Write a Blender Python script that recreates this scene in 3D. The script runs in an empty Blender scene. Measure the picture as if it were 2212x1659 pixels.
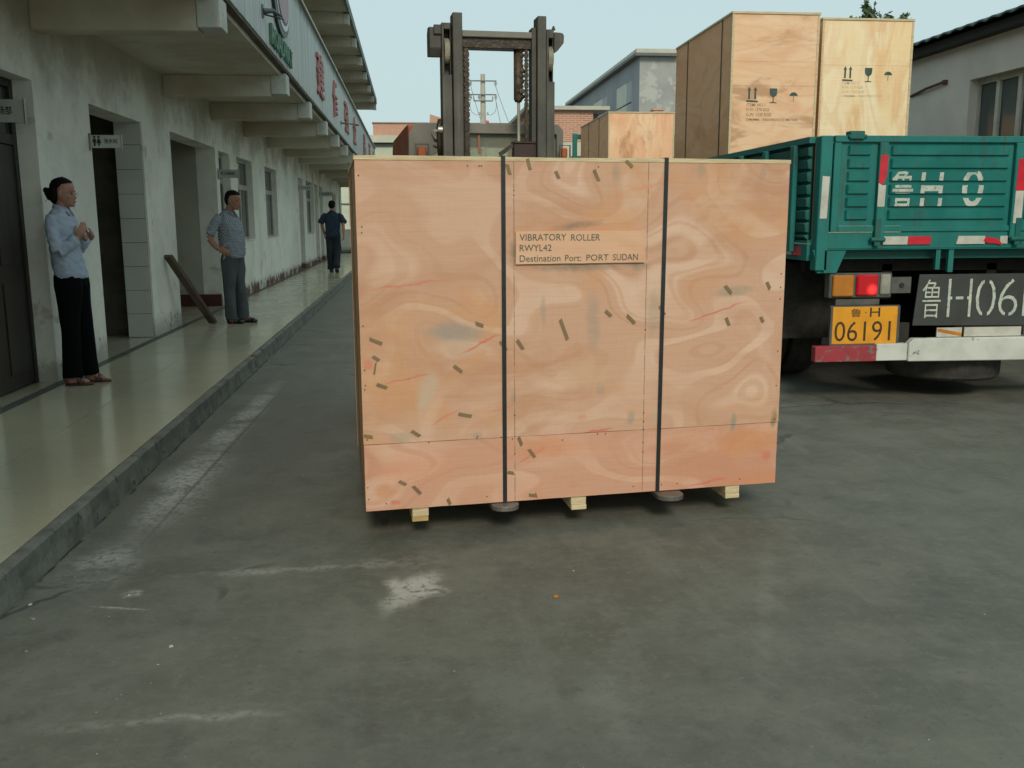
import bpy, bmesh, math, random
from math import sin, cos, radians, pi, sqrt
from mathutils import Vector, Matrix, noise
random.seed(7)
sc = bpy.context.scene
COL = sc.collection

# ---------------------------------------------------------------- camera, sky, sun, exposure
CAM_LOC = Vector((0, 0, 1.40))
yaw, pitch, roll = radians(6.0), radians(9.95), radians(-0.25)
fwd = Vector((sin(yaw)*cos(pitch), cos(yaw)*cos(pitch), -sin(pitch)))
rgt = Vector((cos(yaw), -sin(yaw), 0)); upv = rgt.cross(fwd)
r2 = rgt*cos(roll) + upv*sin(roll); u2 = -rgt*sin(roll) + upv*cos(roll)
cd = bpy.data.cameras.new('camera'); cam = bpy.data.objects.new('camera', cd); COL.objects.link(cam)
cam.matrix_world = Matrix(((r2.x, u2.x, -fwd.x, CAM_LOC.x), (r2.y, u2.y, -fwd.y, CAM_LOC.y), (r2.z, u2.z, -fwd.z, CAM_LOC.z), (0, 0, 0, 1)))
cd.sensor_width = 36; cd.lens = 36*2020/2212; cd.clip_start = .05; cd.clip_end = 2000
sc.camera = cam

SUN_EL, SUN_AZ = radians(34), radians(181)      # azimuth clockwise from +Y (corridor direction): behind the viewer, a little to the right
w = bpy.data.worlds.new('World'); sc.world = w; w.use_nodes = True
nt = w.node_tree; nt.nodes.clear()
sky = nt.nodes.new('ShaderNodeTexSky'); sky.sky_type = 'NISHITA'; sky.sun_disc = False
sky.sun_elevation = SUN_EL; sky.sun_rotation = SUN_AZ
sky.air_density = 1.2; sky.dust_density = 4.0; sky.ozone_density = 1.5; sky.altitude = 0
mul = nt.nodes.new('ShaderNodeMix'); mul.data_type = 'RGBA'; mul.inputs[0].default_value = 0.80
haze = nt.nodes.new('ShaderNodeRGB'); haze.outputs[0].default_value = (6.55, 8.40, 8.45, 1)   # thin overcast veil, even over the whole sky
nt.links.new(sky.outputs[0], mul.inputs[6]); nt.links.new(haze.outputs[0], mul.inputs[7])
bg = nt.nodes.new('ShaderNodeBackground'); bg.inputs[1].default_value = 0.095
wo = nt.nodes.new('ShaderNodeOutputWorld')
nt.links.new(mul.outputs[2], bg.inputs[0]); nt.links.new(bg.outputs[0], wo.inputs[0])
sd = bpy.data.lights.new('sun', 'SUN'); sd.energy = 1.8; sd.angle = radians(14); sd.color = (1.0, .88, .70)
sun = bpy.data.objects.new('sun', sd); COL.objects.link(sun)
sdir = Vector((sin(SUN_AZ)*cos(SUN_EL), cos(SUN_AZ)*cos(SUN_EL), sin(SUN_EL)))
sun.rotation_euler = (-sdir).to_track_quat('-Z', 'Y').to_euler(); sun.location = (3, -6, 12)
sc.view_settings.view_transform = 'Standard'; sc.view_settings.look = 'None'
sc.view_settings.exposure = 0.0; sc.view_settings.gamma = 1.0; sc.view_settings.use_curve_mapping = False

# ---------------------------------------------------------------- mesh helpers
class MB:
    def __init__(s): s.v = []; s.f = []
    def add(s, vs, fs):
        n = len(s.v); s.v += [tuple(v) for v in vs]; s.f += [tuple(i+n for i in f) for f in fs]; return s
    def box(s, x0, x1, y0, y1, z0, z1, m=None):
        vs = [Vector(p) for p in ((x0,y0,z0),(x1,y0,z0),(x1,y1,z0),(x0,y1,z0),(x0,y0,z1),(x1,y0,z1),(x1,y1,z1),(x0,y1,z1))]
        if m is not None: vs = [m @ v for v in vs]
        return s.add(vs, [(0,3,2,1),(4,5,6,7),(0,1,5,4),(1,2,6,5),(2,3,7,6),(3,0,4,7)])
    def quad(s, a, b, c, d): return s.add([a,b,c,d], [(0,1,2,3)])
    def prism(s, pts, axis, a0, a1):
        """polygon pts (2d) extruded along axis 'x','y' or 'z' from a0 to a1"""
        def P(p, a): return {'x': (a,p[0],p[1]), 'y': (p[0],a,p[1]), 'z': (p[0],p[1],a)}[axis]
        n = len(pts); vs = [P(p,a0) for p in pts] + [P(p,a1) for p in pts]
        fs = [tuple(range(n-1,-1,-1)), tuple(range(n,2*n))] + [(i,(i+1)%n,(i+1)%n+n,i+n) for i in range(n)]
        return s.add(vs, fs)
    def tube(s, pts, rad, n=10, ry=None):
        """tapered tube along pts; rad a number or a list; closed rounded ends"""
        pts = [Vector(p) for p in pts]; k = len(pts)
        if not isinstance(rad, (list,tuple)): rad = [rad]*k
        if ry is None: ry = rad
        elif not isinstance(ry, (list,tuple)): ry = [ry]*k
        vs = []; fs = []; ref = Vector((0,0,1)); prev = None
        for i, p in enumerate(pts):
            t = (pts[min(i+1,k-1)] - pts[max(i-1,0)]).normalized()
            if prev is None:
                a = t.cross(ref)
                if a.length < .05: a = t.cross(Vector((1,0,0)))
            else: a = prev - t*prev.dot(t)
            a.normalize(); prev = a; b = t.cross(a)
            for j in range(n):
                th = 2*pi*j/n; vs.append(p + a*(cos(th)*rad[i]) + b*(sin(th)*ry[i]))
        for i in range(k-1):
            for j in range(n): fs.append((i*n+j, i*n+(j+1)%n, (i+1)*n+(j+1)%n, (i+1)*n+j))
        fs.append(tuple(range(n-1,-1,-1))); fs.append(tuple(range((k-1)*n, k*n)))
        return s.add(vs, fs)
    def cyl(s, p0, p1, r, n=16): return s.tube([p0,p1], r, n)
    def rings(s, rr, n=20, e=2.0):
        """horizontal superellipse rings (z, xback, xfront, halfwidth[, ycentre])"""
        vs = []; fs = []; k = len(rr)
        for r in rr:
            z, xb, xf, hw = r[:4]; yc = r[4] if len(r) > 4 else 0
            for j in range(n):
                t = 2*pi*j/n; c, q = cos(t), sin(t)
                vs.append(((xb+xf)/2 + (xf-xb)/2*math.copysign(abs(c)**(2/e), c), yc + hw*math.copysign(abs(q)**(2/e), q), z))
        for i in range(k-1):
            for j in range(n): fs.append((i*n+j, i*n+(j+1)%n, (i+1)*n+(j+1)%n, (i+1)*n+j))
        fs.append(tuple(range(n-1,-1,-1))); fs.append(tuple(range((k-1)*n, k*n)))
        return s.add(vs, fs)
    def ell(s, c, r, n=14, m=8, rot=None):
        c = Vector(c); vs = []; fs = []
        for i in range(1, m):
            ph = pi*i/m
            for j in range(n):
                th = 2*pi*j/n; v = Vector((r[0]*sin(ph)*cos(th), r[1]*sin(ph)*sin(th), -r[2]*cos(ph)))
                if rot is not None: v = rot @ v
                vs.append(c+v)
        b = Vector((0,0,-r[2])); t = Vector((0,0,r[2]))
        if rot is not None: b = rot @ b; t = rot @ t
        vs += [c+b, c+t]; nb = (m-1)*n
        for i in range(m-2):
            for j in range(n): fs.append((i*n+j, i*n+(j+1)%n, (i+1)*n+(j+1)%n, (i+1)*n+j))
        for j in range(n):
            fs.append((nb, (j+1)%n, j)); fs.append((nb+1, (m-2)*n+j, (m-2)*n+(j+1)%n))
        return s.add(vs, fs)
    def lathe(s, prof, o, axis='x', n=32):
        """closed profile [(r, a)] turned about an axis through o"""
        vs = []; fs = []; k = len(prof)
        for j in range(n):
            t = 2*pi*j/n
            for r, a in prof:
                p = {'x': (a, r*cos(t), r*sin(t)), 'y': (r*cos(t), a, r*sin(t)), 'z': (r*cos(t), r*sin(t), a)}[axis]
                vs.append((o[0]+p[0], o[1]+p[1], o[2]+p[2]))
        for j in range(n):
            for i in range(k): fs.append((j*k+i, j*k+(i+1)%k, ((j+1)%n)*k+(i+1)%k, ((j+1)%n)*k+i))
        return s.add(vs, fs)

def build(name, mb, mat, parent=None, off=(0,0,0), bevel=0, smooth=False, label=None, remesh=0, relax=0, wrinkle=None):
    me = bpy.data.meshes.new(name); o3 = Vector(off)
    me.from_pydata([Vector(v)-o3 for v in mb.v], [], mb.f); me.update()
    bm = bmesh.new(); bm.from_mesh(me); bmesh.ops.recalc_face_normals(bm, faces=bm.faces)
    if bevel: bmesh.ops.bevel(bm, geom=bm.edges[:]+bm.verts[:], offset=bevel, segments=1, affect='EDGES', clamp_overlap=True)
    bm.to_mesh(me); bm.free()
    o = bpy.data.objects.new(name, me); COL.objects.link(o)
    if remesh:
        md = o.modifiers.new('r', 'REMESH'); md.mode = 'VOXEL'; md.voxel_size = remesh; md.adaptivity = 0
        if relax:
            sm = o.modifiers.new('s', 'SMOOTH'); sm.factor = .5; sm.iterations = relax
        dg = bpy.context.evaluated_depsgraph_get(); dg.update()
        nm = bpy.data.meshes.new_from_object(o.evaluated_get(dg)); o.modifiers.clear(); o.data = nm
        bpy.data.meshes.remove(me); me = nm; me.name = name; smooth = True
        if wrinkle:
            amp, fx, fz = wrinkle
            ns = [v.normal.copy() for v in me.vertices]
            for v, nn in zip(me.vertices, ns):
                c = v.co; k = noise.noise(Vector((c.x*fx, c.y*fx, c.z*fz))) + .5*noise.noise(Vector((c.x*fx*2.1+5, c.y*fx*2.1, c.z*fz*1.7)))
                v.co = c + nn*(amp*k)
            me.update()
    if smooth:
        for p in me.polygons: p.use_smooth = True
    me.materials.clear(); me.materials.append(mat)
    if parent is not None: o.parent = parent
    if label: o['label'] = label
    return o

def tag(o, label=None, cat=None, group=None, kind=None):
    if label: o['label'] = label
    if cat: o['category'] = cat
    if group: o['group'] = group
    if kind: o['kind'] = kind
    return o
def empty(name, loc=(0,0,0), rz=0, label=None, cat=None, group=None, kind=None):
    o = bpy.data.objects.new(name, None); COL.objects.link(o); o.location = loc; o.rotation_euler = (0,0,rz)
    o.empty_display_size = .1
    return tag(o, label, cat, group, kind)
def share(src, parent, loc, name=None):
    c = src.copy(); COL.objects.link(c); c.parent = parent; c.location = loc
    return c
def copy_tree(o, parent=None, depth=0):
    c = o.copy(); COL.objects.link(c); c.parent = parent
    for ch in [x for x in bpy.data.objects if x.parent == o]: copy_tree(ch, c, depth+1)
    return c

def text_mb(body, x0, x1, z0, z1, y, thick=.001, frame='xz', wt=0.0, rot=0):
    """writing filled into the rectangle x0..x1, z0..z1 facing -y"""
    c = bpy.data.curves.new('t', 'FONT'); c.body = body; c.offset = wt; c.resolution_u = 3
    o = bpy.data.objects.new('t', c); COL.objects.link(o)
    dg = bpy.context.evaluated_depsgraph_get(); dg.update()
    m = bpy.data.meshes.new_from_object(o.evaluated_get(dg))
    pts = [v.co.copy() for v in m.vertices]; fs = [tuple(p.vertices) for p in m.polygons]
    bpy.data.objects.remove(o); bpy.data.curves.remove(c); bpy.data.meshes.remove(m)
    if rot:
        R = Matrix.Rotation(rot, 3, 'Z'); pts = [R @ p for p in pts]
    ax, bx = min(p.x for p in pts), max(p.x for p in pts); ay, by = min(p.y for p in pts), max(p.y for p in pts)
    mb = MB(); vs = [(x0+(p.x-ax)/(bx-ax)*(x1-x0), y, z0+(p.y-ay)/(by-ay)*(z1-z0)) for p in pts]
    mb.add(vs, fs); return mb
def thicken(mb, d):
    """give a flat print the thickness d along -y"""
    n = len(mb.v); from collections import Counter
    ed = Counter()
    for f in mb.f:
        for i in range(len(f)):
            a, b = f[i], f[(i+1)%len(f)]; ed[(min(a,b),max(a,b))] += 1
    back = [(x,y+d,z) for x,y,z in mb.v]; fs = list(mb.f) + [tuple(i+n for i in reversed(f)) for f in mb.f]
    fs += [(a,b,b+n,a+n) for (a,b),k in ed.items() if k == 1]
    mb.v = mb.v + back; mb.f = fs; return mb
def turn(mb, M):
    mb.v = [tuple(M @ Vector(v)) for v in mb.v]; return mb

# ---------------------------------------------------------------- material helpers
class N:
    def __init__(s, name):
        s.m = bpy.data.materials.new(name); s.m.use_nodes = True; s.t = s.m.node_tree
        s.b = s.t.nodes['Principled BSDF']; s.out = s.t.nodes['Material Output']
        s.geo = s.t.nodes.new('ShaderNodeNewGeometry'); s.tc = s.t.nodes.new('ShaderNodeTexCoord')
        s.pos = s.geo.outputs['Position']; s.obj = s.tc.outputs['Object']
    def L(s, a, b): s.t.links.new(a, b)
    def put(s, sock, v):
        if hasattr(v, 'is_output') or isinstance(v, bpy.types.NodeSocket): s.L(v, sock)
        else:
            if isinstance(v, tuple) and len(v) == 3 and sock.type == 'RGBA': v = (*v, 1)
            sock.default_value = v
    def map(s, vec, scale=(1,1,1), loc=(0,0,0), rot=(0,0,0), typ='POINT'):
        n = s.t.nodes.new('ShaderNodeMapping'); n.vector_type = typ; s.L(vec, n.inputs[0])
        n.inputs['Location'].default_value = loc; n.inputs['Rotation'].default_value = rot; n.inputs['Scale'].default_value = scale
        return n.outputs[0]
    def noise(s, vec, sc=1, det=4, rough=.55, dist=0):
        n = s.t.nodes.new('ShaderNodeTexNoise'); s.L(vec, n.inputs['Vector'])
        n.inputs['Scale'].default_value = sc; n.inputs['Detail'].default_value = det; n.inputs['Roughness'].default_value = rough; n.inputs['Distortion'].default_value = dist
        return n.outputs['Fac']
    def math(s, op, a, b=None, c=None, clamp=False):
        n = s.t.nodes.new('ShaderNodeMath'); n.operation = op; n.use_clamp = clamp
        s.put(n.inputs[0], a)
        if b is not None: s.put(n.inputs[1], b)
        if c is not None: s.put(n.inputs[2], c)
        return n.outputs[0]
    def rng(s, v, a, b, c=0., d=1., smooth=True):
        n = s.t.nodes.new('ShaderNodeMapRange'); n.interpolation_type = 'SMOOTHSTEP' if smooth else 'LINEAR'
        s.put(n.inputs['Value'], v)
        for k, x in zip(('From Min','From Max','To Min','To Max'), (a,b,c,d)): n.inputs[k].default_value = x
        return n.outputs[0]
    def mix(s, f, a, b, mode='MIX'):
        n = s.t.nodes.new('ShaderNodeMix'); n.data_type = 'RGBA'; n.blend_type = mode; n.clamp_factor = True
        s.put(n.inputs[0], f); s.put(n.inputs[6], a); s.put(n.inputs[7], b); return n.outputs[2]
    def vadd(s, a, b, scale=1.):
        n = s.t.nodes.new('ShaderNodeVectorMath'); n.operation = 'MULTIPLY_ADD'
        s.L(b, n.inputs[0]); n.inputs[1].default_value = (scale,)*3; s.L(a, n.inputs[2]); return n.outputs[0]
    def ncol(s, vec, sc=1, det=3):
        n = s.t.nodes.new('ShaderNodeTexNoise'); s.L(vec, n.inputs['Vector']); n.inputs['Scale'].default_value = sc; n.inputs['Detail'].default_value = det
        v = s.t.nodes.new('ShaderNodeVectorMath'); v.operation = 'SUBTRACT'; s.L(n.outputs['Color'], v.inputs[0]); v.inputs[1].default_value = (.5,.5,.5)
        return v.outputs[0]
    def spot(s, vec, c, r, rot=0., axis=2, soft=.5):
        """soft ellipse mask: 1 inside, 0 outside; r radii, turned by rot about axis"""
        R = [0,0,0]; R[axis] = rot
        m = s.map(vec, scale=r, loc=c, rot=tuple(R), typ='TEXTURE')
        n = s.t.nodes.new('ShaderNodeVectorMath'); n.operation = 'LENGTH'; s.L(m, n.inputs[0])
        return s.rng(n.outputs['Value'], 1.0, 1.0-soft)
    def sep(s, v):
        n = s.t.nodes.new('ShaderNodeSeparateXYZ'); s.L(v, n.inputs[0]); return n.outputs
    def comb(s, x, y, z):
        n = s.t.nodes.new('ShaderNodeCombineXYZ'); s.put(n.inputs[0], x); s.put(n.inputs[1], y); s.put(n.inputs[2], z); return n.outputs[0]
    def bump(s, h, st=.2, d=.01):
        n = s.t.nodes.new('ShaderNodeBump'); n.inputs['Strength'].default_value = st; n.inputs['Distance'].default_value = d
        s.L(h, n.inputs['Height']); s.L(n.outputs[0], s.b.inputs['Normal'])
    def fin(s, col, rough=.6, metal=0., spec=None):
        s.put(s.b.inputs['Base Color'], col); s.put(s.b.inputs['Roughness'], rough); s.put(s.b.inputs['Metallic'], metal)
        if spec is not None: s.b.inputs['Specular IOR Level'].default_value = spec
        return s.m

def simple(name, c1, c2=None, sc=6., rough=.6, metal=0., bump=0., det=5, lo=.35, hi=.7, c3=None, sc3=30., t3=.62, world=False, stretch=(1,1,1), spec=None):
    n = N(name); v = n.map(n.pos if world else n.obj, scale=stretch)
    if c2 is None: c2 = tuple(x*.8 for x in c1)
    f = n.noise(v, sc, det, .6); col = n.mix(n.rng(f, lo, hi), c1, c2)
    if c3 is not None:
        g = n.noise(v, sc3, 4, .65); col = n.mix(n.rng(g, t3, t3+.06), col, c3)
    if bump: n.bump(n.noise(v, sc*4, 6, .6), bump)
    return n.fin(col, rough, metal, spec)
# ---------------------------------------------------------------- materials
def mat_concrete():
    n = N('yard_concrete'); p = n.pos
    wob = n.vadd(p, n.ncol(p, 2.2, 5), .35); fine = n.vadd(p, n.ncol(p, 9, 5), .10)
    a = n.noise(p, .35, 5, .6); b = n.noise(p, 2.2, 8, .68); c = n.noise(p, 22, 6, .7)
    col = n.mix(n.rng(a, .36, .64), (.118,.125,.101), (.096,.102,.087))
    col = n.mix(n.rng(b, .36, .66), col, (.152,.159,.134))
    col = n.mix(n.rng(n.noise(p, 5.5, 9, .74), .54, .64, 0, .45), col, (.066,.065,.056))
    col = n.mix(n.rng(n.noise(n.map(p, loc=(3,8,0)), 11, 9, .76), .55, .68, 0, .45), col, (.185,.182,.158))
    col = n.mix(n.rng(c, .48, .66, 0, .38), col, (.190,.187,.162))
    col = n.mix(n.rng(n.noise(n.map(p, loc=(5,2,0)), 26, 6, .75), .55, .66, 0, .30), col, (.062,.061,.052))
    col = n.mix(n.rng(n.noise(p, 60, 4, .7), .60, .72, 0, .6), col, (.045,.045,.04))
    st = n.map(p, scale=(5., .6, 1), rot=(0,0,radians(22)))       # rubbed streaks left by tyres and brooms
    col = n.mix(n.rng(n.noise(st, 1.4, 7, .66, .4), .52, .70, 0, .22), col, (.20,.20,.185))
    st2 = n.map(p, scale=(.7, 6, 1))
    col = n.mix(n.rng(n.noise(st2, 1.6, 6, .65, .3), .56, .74, 0, .14), col, (.19,.195,.18))
    grit = n.noise(p, 30, 6, .72)
    def chalk(col, c, r, rot, soft, c2, amt, wv, lo=.36, hi=.56):
        m = n.math('MULTIPLY', n.spot(wv, (*c,0), (*r,5), rot, 2, soft), n.rng(grit, lo, hi))
        m2 = n.math('MULTIPLY', m, n.rng(b, .30, .60)); return n.mix(n.math('MULTIPLY', m2, amt), col, c2)
    W = (.40,.41,.375)
    col = chalk(col, (-1.24, 6.2), (.14, 2.4), radians(-1.5), .7, W, .85, fine)
    col = chalk(col, (-1.22, 5.1), (.22, 1.2), 0, .8, W, .7, wob)
    col = chalk(col, (-1.30, 3.85), (.20, .38), 0, .8, W, .75, wob)
    col = chalk(col, (-.03, 3.42), (.10, .30), radians(-25), .75, (.44,.44,.405), .95, fine, .36, .50)
    col = chalk(col, (-.09, 3.47), (.055, .14), radians(10), .8, (.44,.44,.405), .95, fine, .34, .50)
    col = chalk(col, (.03, 3.42), (.10, .10), 0, .8, (.42,.42,.385), .9, fine, .4, .56)
    col = chalk(col, (-.72, 2.55), (.50, .035), radians(1), .9, W, .45, fine)
    col = chalk(col, (-.62, 3.70), (.55, .05), radians(2), .9, W, .40, fine)
    col = chalk(col, (-1.10, 3.38), (.14, .012), radians(-14), .7, W, 1.0, p)
    col = chalk(col, (-.15, 3.74), (.35, .12), 0, .8, W, .5, wob)
    col = chalk(col, (.62, 2.75), (.10, 1.1), radians(-4), .8, W, .12, wob)
    col = chalk(col, (1.25, 3.1), (.05, .9), radians(-22), .8, W, .10, fine)
    col = chalk(col, (-1.09, 3.52), (.05, .06), 0, .6, W, .9, fine)
    # thin line cut beside the kerb, dark
    cut = n.spot(p, (-1.16, 6.2, 0), (.016, 2.6, 5), radians(-1.5), 2, .5)
    col = n.mix(n.math('MULTIPLY', cut, .55), col, (.075,.075,.07))
    dark_patch = n.math('MULTIPLY', n.spot(wob, (-.75, 7.2, 0), (.55, 3.2, 5), 0, 2, .9), n.rng(b, .35, .6))  # broad darker patches beside the kerb and near the viewer, broken by noise
    col = n.mix(n.math('MULTIPLY', dark_patch, .35), col, (.075,.078,.074))
    dark_patch2 = n.math('MULTIPLY', n.spot(wob, (.0, 1.9, 0), (1.6, .7, 5), 0, 2, .9), n.rng(b, .35, .6))
    col = n.mix(n.math('MULTIPLY', dark_patch2, .3), col, (.08,.084,.078))
    gx = n.math('ABSOLUTE', n.math('ADD', n.math('ADD', n.sep(p)[0], 1.498), n.math('MULTIPLY', n.math('SUBTRACT', n.noise(p, 5, 5, .7), .5), .05)))
    gap = n.math('MULTIPLY', n.rng(gx, .011, .004), n.rng(n.noise(p, 3, 4, .7), .40, .50))
    col = n.mix(n.math('MULTIPLY', gap, .85), col, (.02,.02,.018))
    # cracks
    vo = n.t.nodes.new('ShaderNodeTexVoronoi'); vo.feature = 'DISTANCE_TO_EDGE'; vo.inputs['Scale'].default_value = .42
    n.L(n.vadd(p, n.ncol(p, 3, 6), .25), vo.inputs['Vector'])
    crack = n.math('MULTIPLY', n.rng(vo.outputs['Distance'], .010, .002), n.rng(n.noise(p, 1.1, 3), .52, .62))
    col = n.mix(n.math('MULTIPLY', crack, .55), col, (.04,.04,.036))
    h = n.math('ADD', n.math('MULTIPLY', grit, .5), n.math('MULTIPLY', crack, -1.2))
    n.bump(n.math('ADD', h, n.math('MULTIPLY', b, .8)), .45, .008)
    return n.fin(col, n.rng(b, .3, .7, .62, .9), 0, .35)

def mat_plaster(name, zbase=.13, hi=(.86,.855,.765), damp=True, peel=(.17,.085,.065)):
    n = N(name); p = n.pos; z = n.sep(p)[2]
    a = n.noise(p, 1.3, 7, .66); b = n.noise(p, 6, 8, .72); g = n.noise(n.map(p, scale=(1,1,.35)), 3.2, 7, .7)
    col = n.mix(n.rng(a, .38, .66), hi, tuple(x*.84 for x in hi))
    col = n.mix(n.rng(b, .52, .70, 0, .35), col, (.52,.52,.44))
    col = n.mix(n.rng(g, .58, .74, 0, .35), col, (.44,.43,.35))
    col = n.mix(n.rng(n.noise(p, 2.1, 6, .6, .6), .62, .68, 0, .42), col, (.35,.27,.19))
    if damp:   # tea coloured water marks spreading from the joint with the slab
        d = n.math('ADD', z, n.math('MULTIPLY', n.math('SUBTRACT', a, .5), 1.6))
        col = n.mix(n.math('MULTIPLY', n.rng(d, 2.45, 3.0), .55), col, (.34,.28,.19))
    e = n.math('ADD', z, n.math('MULTIPLY', n.math('SUBTRACT', n.noise(p, 7, 8, .75), .5), -.55))
    col = n.mix(n.math('MULTIPLY', n.rng(e, zbase+.26, zbase+.05), .55), col, (.22,.21,.17))
    fl = n.math('MULTIPLY', n.rng(e, zbase+.16, zbase+.13), n.math('MULTIPLY', n.rng(n.noise(p, 1.6, 5, .6), .44, .50), n.rng(n.sep(p)[1], 13., 17., .0, 1.)))
    col = n.mix(fl, col, peel)
    fl2 = n.math('MULTIPLY', n.rng(e, zbase+.24, zbase+.20), n.rng(n.noise(p, 10, 6, .7), .60, .63))
    col = n.mix(n.math('MULTIPLY', fl2, .85), col, (.12,.075,.05))
    n.bump(n.math('ADD', n.noise(p, 34, 6, .7), n.math('MULTIPLY', fl, -.8)), .30, .006)
    return n.fin(col, .85, 0, .25)

def mat_soffit(name='slab_paint', c=(.62,.595,.49)):
    n = N(name); p = n.pos
    a = n.noise(p, .9, 6, .62); b = n.noise(p, 5, 8, .7)
    col = n.mix(n.rng(a, .40, .64), c, (.50,.44,.33))
    col = n.mix(n.rng(b, .56, .74, 0, .5), col, (.36,.33,.26))
    col = n.mix(n.rng(n.noise(p, 3.0, 7, .8), .70, .73, 0, .7), col, (.10,.09,.07))
    n.bump(n.noise(p, 30, 6), .25, .005); return n.fin(col, .88, 0, .2)

def mat_fascia():
    n = N('parapet_paint'); p = n.pos; z = n.sep(p)[2]
    s1 = n.noise(n.map(p, scale=(6, 6, .22)), 1.6, 7, .68); s2 = n.noise(n.map(p, scale=(14, 14, .5)), 1.5, 6, .7)
    col = n.mix(n.rng(s1, .42, .70), (.56,.60,.575), (.40,.44,.42))
    col = n.mix(n.rng(s2, .55, .75, 0, .55), col, (.31,.335,.31))
    drip = n.math('ADD', z, n.math('MULTIPLY', s2, .55))
    col = n.mix(n.rng(drip, 4.40, 4.56, 0, .85), col, (.075,.09,.08))
    col = n.mix(n.rng(n.math('ADD', z, n.math('MULTIPLY', n.noise(p, 6, 6, .7), .3)), 3.40, 3.30, 0, .35), col, (.33,.33,.27))
    n.bump(n.noise(p, 20, 5), .15, .005); return n.fin(col, .7, 0, .3)

def mat_terrazzo():
    n = N('polished_floor_tile'); p = n.pos
    a = n.noise(p, .8, 5, .6); b = n.noise(p, 3.5, 7, .68)
    vo = n.t.nodes.new('ShaderNodeTexVoronoi'); vo.inputs['Scale'].default_value = 260; n.L(p, vo.inputs['Vector'])
    col = n.mix(n.rng(a, .35, .68), (.50,.46,.325), (.43,.395,.28))
    col = n.mix(n.rng(b, .45, .72, 0, .5), col, (.39,.365,.265))
    col = n.mix(n.rng(n.noise(p, 14, 7, .7), .60, .74, 0, .4), col, (.22,.215,.17))
    col = n.mix(.16, col, vo.outputs['Color'], 'OVERLAY')
    n.bump(n.noise(p, 1.2, 4), .05, .02)
    return n.fin(col, n.rng(b, .3, .75, .11, .26), 0, .55)

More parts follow.
